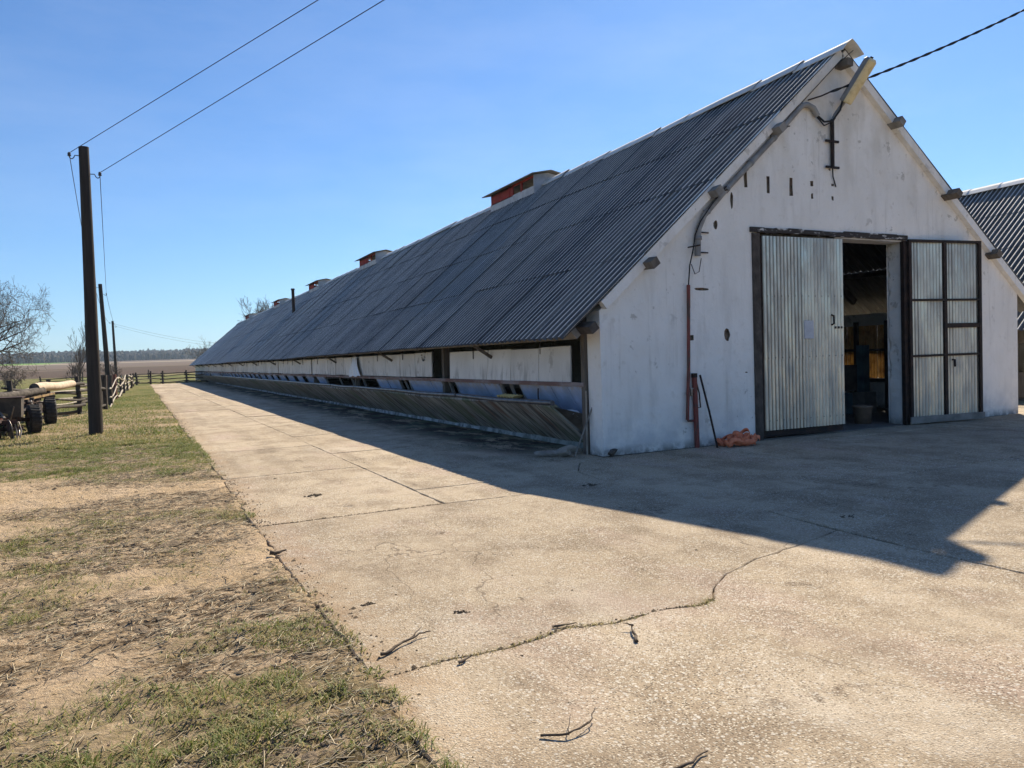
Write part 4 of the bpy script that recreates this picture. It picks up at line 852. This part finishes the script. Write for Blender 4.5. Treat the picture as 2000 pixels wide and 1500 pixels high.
# ================================================================== TREES
def tree(name,label,loc,h,levels,spread,seed,r0,nchild=(3,5),up_=.25,len0=.42,mat='bare_branch',tw=.75,n0=4,trunk_frac=.30,minr=.006):
    r_=random.Random(seed); t=thing(name,label,'tree',loc)
    tv=MB(); cv=MB()
    def grow(p,d,L,r,lv):
        n=4 if lv<2 else 3; pts=[p]; dd=d.copy()
        for i in range(n):
            dd=(dd+Vector((r_.gauss(0,.16),r_.gauss(0,.16),r_.gauss(0,.10)+up_*.25))).normalized(); pts.append(pts[-1]+dd*(L/n))
        r1=max(minr,r*.55); rs=[r+(r1-r)*i/n for i in range(n+1)]
        (cv).tube(pts,rs,6 if lv<1 else (4 if lv<3 else 3),cap=False)
        if lv<levels:
            k=r_.randint(*nchild)
            for j in range(k):
                i=r_.choice(range(1,n+1)) if j<k-1 else n
                az=r_.uniform(0,2*math.pi); a=(pts[i]-pts[i-1]).normalized(); q=a.cross(Vector((math.cos(az),math.sin(az),.3))).normalized()
                nd=(a*(1-spread)+q*spread*r_.uniform(.6,1.3)+Vector((0,0,up_*.5))).normalized()
                grow(pts[i],nd,L*tw*r_.uniform(.7,1.1),rs[i]*.68,lv+1)
    tp=[Vector((0,0,-.2))]; dd=Vector((r_.gauss(0,.05),r_.gauss(0,.05),1))
    for i in range(6): dd=(dd+Vector((r_.gauss(0,.07),r_.gauss(0,.07),0))).normalized(); tp.append(tp[-1]+dd*(h*trunk_frac/6))
    tr_=[r0*(1.25-.4*i/6) for i in range(7)]; tv.tube(tp,tr_,9,jit=.05)
    for j in range(n0):
        az=2*math.pi*j/n0+r_.uniform(-.4,.4); i=r_.choice((4,5,6)) if j<n0-1 else 6
        nd=(Vector((math.cos(az)*spread*1.3,math.sin(az)*spread*1.3,.55+up_)) if j<n0-1 else Vector((r_.gauss(0,.15),r_.gauss(0,.15),1))).normalized()
        grow(tp[i],nd,h*len0*r_.uniform(.8,1.1),tr_[i]*.62,0)
    tv.build('trunk','bark',t); cv.build('crown',mat,t); return t
tree('bare_tree','large spreading leafless tree cut off by the left photo edge',(-17.6,58,0),11.8,5,.60,12,.24,(3,5),.12,.36,n0=9,trunk_frac=.20,minr=.011,tw=.70)
tree('bare_sapling','slender leafless sapling behind the pole fence',(-10.75,61,0),5.0,3,.30,5,.07,(3,4),.45,.40,n0=7,trunk_frac=.34,minr=.010,tw=.62)
tree('small_bare_tree','small dark round-crowned leafless tree in the meadow',(-17.6,80,0),2.6,4,.62,9,.11,(3,4),.08,.34,n0=6,trunk_frac=.3,minr=.012,tw=.7)
tree('bare_tree','leafless tree rising behind the far end of the barn roof',(13.4,126,0),14.0,4,.40,33,.26,(4,5),.30,.27,n0=9,trunk_frac=.36,minr=.022,tw=.72)
for i,(x,y,h,l) in enumerate([(-10.6,88,3.6,'leafless thicket shrub right of the farthest pole'),(-12.4,82,2.8,'low leafless shrub between the poles and the sapling'),(-9.0,84,2.6,'leafless twiggy shrub at the foot of the farthest pole'),(3.8,122,6.5,'leafless bush left of the tree behind the barn')]):
    tree('bare_shrub',l,(x,y,0),h,3,.45,40+i,.05,(3,4),.3,.42,n0=8,trunk_frac=.12,minr=.014,tw=.68)
# far woodland on the hills
V=[];F=[];n=13000
az=rng.uniform(-1.05,1.3,n)+.05; rad=rng.uniform(930,1750,n)**1.0
az[:9500]=rng.uniform(-.55,.12,9500)
tx=-6.4+np.sin(az)*rad; ty=-10+np.cos(az)*rad; tz=terrain(tx,ty); hh=rng.gamma(26,.28,n)*(.6+.8*fbm(tx*.01,ty*.01,151,3)); ww=rng.uniform(1.2,2.8,n)
base=[];k8=7
for i in range(n):
    a=rng.uniform(0,6.28,k8); o=len(V)
    for lv,(fz,fr) in enumerate(((.0,.6),(.5,1.0),(.86,.85))):
        for k in range(5):
            t=2*math.pi*k/5+i; q=fr*ww[i]*(.4+1.1*((i*7+k*13+lv*5)%10)/10)
            V.append((tx[i]+q*math.cos(t),ty[i]+q*math.sin(t),tz[i]+hh[i]*(fz+.12*(((i*3+k*7+lv)%10)/10-.5))))
    V.append((tx[i],ty[i],tz[i]+hh[i]*.97))
    for lv in range(2):
        for k in range(5):
            F.append((o+lv*5+k,o+lv*5+(k+1)%5,o+lv*5+5+(k+1)%5)); F.append((o+lv*5+k,o+lv*5+5+(k+1)%5,o+lv*5+5+k))
    for k in range(5): F.append((o+10+k,o+10+(k+1)%5,o+15))
tag(np_mesh('far_woodland',V,F,'far_wood'),'dark leafless woodland covering the far hills','woodland',None,'stuff')
# ================================================================== GRASS, STRAW, LITTER
def blades(name,x,y,z,h,wd,lean,az,tint,mat,label,cat):
    n=len(x); ca,sa=np.cos(az),np.sin(az); lx=np.cos(az*1.7+1)*lean*h; ly=np.sin(az*1.7+1)*lean*h
    p0=np.stack([x-ca*wd,y-sa*wd,z],1);p1=np.stack([x+ca*wd,y+sa*wd,z],1)
    m0=np.stack([x-ca*wd*.7+lx*.4,y-sa*wd*.7+ly*.4,z+h*.6],1);m1=np.stack([x+ca*wd*.7+lx*.4,y+sa*wd*.7+ly*.4,z+h*.6],1)
    t=np.stack([x+lx,y+ly,z+h*np.clip(1-.35*lean,.3,1)],1)
    V=np.concatenate([p0,p1,m1,m0,t]); i=np.arange(n)
    F=np.concatenate([np.stack([i,i+n,i+2*n],1),np.stack([i,i+2*n,i+3*n],1),np.stack([i+3*n,i+2*n,i+4*n],1)])
    return tag(np_mesh(name,V,F,mat,dict(tint=np.tile(tint,5))),label,cat,None,'stuff')
def scatter(n,x0,x1,y0,y1,bias=1.):
    return rng.uniform(x0,x1,n),y0+(y1-y0)*rng.uniform(0,1,n)**bias
x,y=scatter(1200000,-12.5,-5.3,-9,9,1.45); d=x-edge_x(y); gmk=grassmask(x,y); keep=(rng.uniform(0,1,len(x))<gmk**1.2*.85*ss(.36,.6,fbm(x*6,y*6,88,3))*(.3+.7*np.maximum(litter(x,y),ss(1,3,y))))&(d<.07)
x,y=x[keep],y[keep]; n=len(x)
blades('grass',x,y,np.where(x-edge_x(y)>0,-.003,soil_z(x,y)-.004),rng.uniform(.018,.06,n)*(.5+.9*grassmask(x,y)),rng.uniform(.0016,.0036,n),rng.uniform(.5,2.2,n),rng.uniform(0,6.28,n),(rng.uniform(0,1,n)<np.where(y<0,.46,.22)+.3*(fbm(x*.8,y*.8,141,3)-.5))*rng.uniform(.35,1,n),'grass_blade','short patchy grass on the soil beside the concrete','grass')
x,y=scatter(150000,-17,-5.3,8,42,1.6); d=x-edge_x(y); keep=(rng.uniform(0,1,len(x))<grassmask(x,y)*.85)&(d<.05); x,y=x[keep],y[keep]; n=len(x)
blades('meadow_grass',x,y,np.where(x<-11,0,soil_z(x,y))-.01,rng.uniform(.03,.085,n),rng.uniform(.005,.010,n),rng.uniform(.3,1.4,n),rng.uniform(0,6.28,n),(rng.uniform(0,1,n)<(.18+.5*ss(.45,.6,fbm(x*.5,y*.35,131,3))))*rng.uniform(.4,1,n),'grass_blade','grass further back along the fence and poles','grass')
# straw and stalks lying flat
def strips(name,x,y,z,L,wd,az,tilt,tint,mat,label,cat):
    n=len(x); ca,sa=np.cos(az)*L/2,np.sin(az)*L/2; px,py=-np.sin(az)*wd,np.cos(az)*wd; dz=tilt*L/2
    th=wd*.9
    V=np.concatenate([np.stack([x-ca+px,y-sa+py,z-dz],1),np.stack([x-ca-px,y-sa-py,z-dz],1),np.stack([x-ca,y-sa,z-dz+th],1),np.stack([x+ca+px,y+sa+py,z+dz],1),np.stack([x+ca-px,y+sa-py,z+dz],1),np.stack([x+ca,y+sa,z+dz+th],1)])
    i=np.arange(n); q=lambda a,b_,c,d_: np.stack([i+a*n,i+b_*n,i+c*n,i+d_*n],1)
    F=np.concatenate([q(0,2,5,3),q(2,1,4,5),q(1,0,3,4)])
    return tag(np_mesh(name,V,F,mat,dict(tint=np.tile(tint,6))),label,cat,None,'stuff')
x,y=scatter(130000,-12,-5.2,-9,8,1.35); keep=rng.uniform(0,1,len(x))<(.06+.5*litter(x,y)); keep&=(x-edge_x(y)<.03); x,y=x[keep],y[keep]; n=len(x)
strips('straw_litter',x,y,soil_z(x,y)+.004,rng.gamma(2.2,.024,n)+.012,rng.uniform(.0014,.0035,n),np.where(rng.uniform(0,1,n)<.55,rng.normal(.45,.5,n),rng.uniform(0,3.14,n)),rng.normal(.03,.10,n),rng.uniform(0,1,n)**1.1,'straw','dry straw and dead stalks strewn over the soil','straw')
x,y=scatter(7000,-11,-5.3,-8.5,5,1.2); keep=(rng.uniform(0,1,len(x))<.04+.45*litter(x,y))&(x-edge_x(y)<.05); x,y=x[keep],y[keep]; n=len(x)
strips('twig_litter',x,y,soil_z(x,y)+.006,rng.gamma(2.,.04,n)+.02,rng.uniform(.0014,.0034,n),rng.normal(.3,.8,n),rng.normal(.03,.06,n),rng.uniform(0,1,n),'twig','dark twigs scattered over the soil','twigs')
# crumbs of dung and earth on the concrete
cx,cy=[],[]
x,y=scatter(2600,-5.4,-1,-9,40,2.2); keep=rng.uniform(0,1,len(x))<ss(.5,.75,fbm(x*.9,y*.7,91,3))*.5+.06; cx.append(x[keep]);cy.append(y[keep])
yy=rng.uniform(-9,45,3200); cx.append(edge_x(yy)+np.abs(rng.normal(.04,.09,3200)));cy.append(yy)
t=rng.uniform(0,1,380); cr_=np.array([(-5.4,-6.27)]+crack); i0=np.minimum((t*(len(cr_)-1)).astype(int),len(cr_)-2); f_=t*(len(cr_)-1)-i0
cx.append(cr_[i0,0]*(1-f_)+cr_[i0+1,0]*f_+rng.normal(0,.02,380)); cy.append(cr_[i0,1]*(1-f_)+cr_[i0+1,1]*f_+rng.normal(0,.016,380))
t=rng.uniform(0,1,500); cx.append(-5.4+1.95*t); cy.append(-2.1+rng.normal(0,.018,500))
yy=rng.uniform(1,34,3000); cx.append(-.55+rng.normal(0,.28,3000)+.25*np.sin(yy*1.3)); cy.append(yy)
cx=np.concatenate(cx);cy=np.concatenate(cy);n=len(cx); s=rng.uniform(.002,.008,n)*np.where(rng.uniform(0,1,n)<.06,2.2,1)
a=rng.uniform(0,6.28,n); V=[]
for k in range(4): V.append(np.stack([cx+s*1.6*np.cos(a+k*1.57)*rng.uniform(.6,1.3,n),cy+s*1.6*np.sin(a+k*1.57)*rng.uniform(.6,1.3,n),np.full(n,-.004)],1))
V.append(np.stack([cx,cy,s*.8],1)); V=np.concatenate(V); i=np.arange(n)
F=np.concatenate([np.stack([i+k*n,i+((k+1)%4)*n,i+4*n],1) for k in range(4)])
tag(np_mesh('dirt_crumbs',V,F,'dung'),'crumbs of dried dung and earth on the concrete','dirt',None,'stuff')
# grass tufts in the slab cracks
t=rng.uniform(.1,1,700); i0=np.minimum((t*(len(cr_)-1)).astype(int),len(cr_)-2); f_=t*(len(cr_)-1)-i0
x=cr_[i0,0]*(1-f_)+cr_[i0+1,0]*f_+rng.normal(0,.012,700); y=cr_[i0,1]*(1-f_)+cr_[i0+1,1]*f_+rng.normal(0,.012,700); k=fbm(x*2.2,y*0,15,2)>.45; x,y=x[k],y[k]; n=len(x)
blades('crack_grass',x,y,np.full(n,-.02),rng.uniform(.02,.06,n),rng.uniform(.0015,.003,n),rng.uniform(.4,1.5,n),rng.uniform(0,6.28,n),rng.uniform(.2,1,n),'grass_blade','dry grass growing in the crack across the near slab','grass')
# countable sticks and lumps on the concrete
def stick(pts,r,label,extra=()):
    def wob(pts):
        q=[Vector(p) for p in pts]; o=[]
        for a,b_ in zip(q[:-1],q[1:]):
            for k in range(4): o.append(a+(b_-a)*(k/4)+Vector((random.gauss(0,1),random.gauss(0,1),random.gauss(0,.5)))*r*.35)
        return o+[q[-1]]
    q=wob(pts); mb=MB().tube(q,[r*.75*(1.1-.75*i/(len(q)-1)) for i in range(len(q))],7,jit=.2)
    for e in extra: e=wob(e); mb.tube(e,[r*.42*(1-.6*i/(len(e)-1)) for i in range(len(e))],5,jit=.2)
    tag(mb.build('stick','twig'),label,'stick')
stick([(-5.0,-7.18,.012),(-4.9,-7.24,.02),(-4.78,-7.22,.03),(-4.70,-7.14,.045)],.007,'forked dark twig on the concrete near the bottom edge of the photo',[[(-4.9,-7.24,.02),(-4.82,-7.13,.04)],[(-4.84,-7.23,.025),(-4.74,-7.18,.02)]])
stick([(-4.03,-6.52,.012),(-4.0,-6.44,.018),(-3.94,-6.34,.03)],.014,'short thick dark stick standing out right of the slab crack',[[(-3.95,-6.36,.03),(-3.99,-6.32,.04)]])
stick([(-4.32,-6.08,.008),(-4.17,-6.10,.010)],.010,'straight short dark stick lying just behind the slab crack')
stick([(-5.33,-5.98,.01),(-5.2,-5.90,.014),(-5.08,-5.82,.02),(-4.98,-5.80,.02)],.012,'curved dark branch lying at the concrete edge near the crack',[[(-5.12,-5.85,.02),(-5.02,-5.76,.04)]])
stick([(-4.78,-7.66,.01),(-4.62,-7.66,.014),(-4.48,-7.62,.012)],.011,'dark stick at the very bottom edge of the concrete')
stick([(-5.0,-6.30,.012),(-4.92,-6.26,.016)],.012,'stubby dark stick in the crack nearest the soil edge')
stick([(-5.52,-3.42,.03),(-5.38,-3.36,.03)],.024,'dark chunk of wood on the soil edge beside the slab joint')
for i,(x,y,s,l) in enumerate([(-4.68,-5.53,.045,'dried dung lump in the middle of the near slab'),(-5.14,-5.05,.05,'flat dung lump near the soil edge of the near slab'),(-4.58,-.66,.09,'broad dung patch on the slab behind the straight joint'),(-4.66,-6.36,.03,'small dung lump beside the slab crack'),(-1.5,-2.05,.10,'flat dark dung patch in the barn shadow near the corner'),(-.55,-5.0,.07,'dark dung lump in the barn shadow on the yard')]):
    mb=MB()
    for k in range(16):
        px,py=x+random.gauss(0,s*.55),y+random.gauss(0,s*.4); q=s*random.uniform(.12,.4); a0=random.uniform(0,6)
        mb.add([(px+q*math.cos(a0+t*1.26)*random.uniform(.6,1.2),py+q*math.sin(a0+t*1.26)*random.uniform(.6,1.2),-.004) for t in range(5)]+[(px+random.uniform(-q,q)*.3,py,q*random.uniform(.3,.7))],[(t,(t+1)%5,5) for t in range(5)])
    tag(mb.build('dung_lump','dung'),l,'dung')
# clods and dark debris on the soil
x,y=scatter(70000,-12,-5.3,-9,6,1.35); keep=(rng.uniform(0,1,len(x))<.04+.7*litter(x,y)*ss(.35,.6,fbm(x*3,y*4,121,3)))&(x-edge_x(y)<.1); x,y=x[keep],y[keep]; n=len(x); zz0=soil_z(x,y); sz=rng.gamma(1.6,.0036,n)+.0025; a=rng.uniform(0,6.28,n)
V=[np.stack([x+sz*2.2*np.cos(a+k*1.57)*rng.uniform(.5,1.5,n),y+sz*1.4*np.sin(a+k*1.57)*rng.uniform(.5,1.5,n),zz0-.004],1) for k in range(4)]+[np.stack([x+sz*rng.uniform(-.8,.8,n),y,zz0+sz*rng.uniform(.3,.9,n)],1)]
i=np.arange(n); tag(np_mesh('soil_clods',np.concatenate(V),np.concatenate([np.stack([i+k*n,i+((k+1)%4)*n,i+4*n],1) for k in range(4)]),'joint_soil'),'dark clods and dung crumbs over the bare soil','soil',None,'stuff')

# ================================================================== HAZE
hz=MB().box(-3300,3300,-900,3300,-3,130).build('haze',None); tag(hz,'pale distant haze in the air','haze',None,'stuff')
hm=bpy.data.materials.new('haze'); hm.use_nodes=True; ht=hm.node_tree; ht.nodes.remove(ht.nodes['Principled BSDF'])
pv=ht.nodes.new('ShaderNodeVolumePrincipled'); pv.inputs['Color'].default_value=(.62,.80,1,1); pv.inputs['Density'].default_value=.00019; pv.inputs['Anisotropy'].default_value=.2
ht.links.new(pv.outputs[0],ht.nodes['Material Output'].inputs['Volume']); hz.data.materials.append(hm)
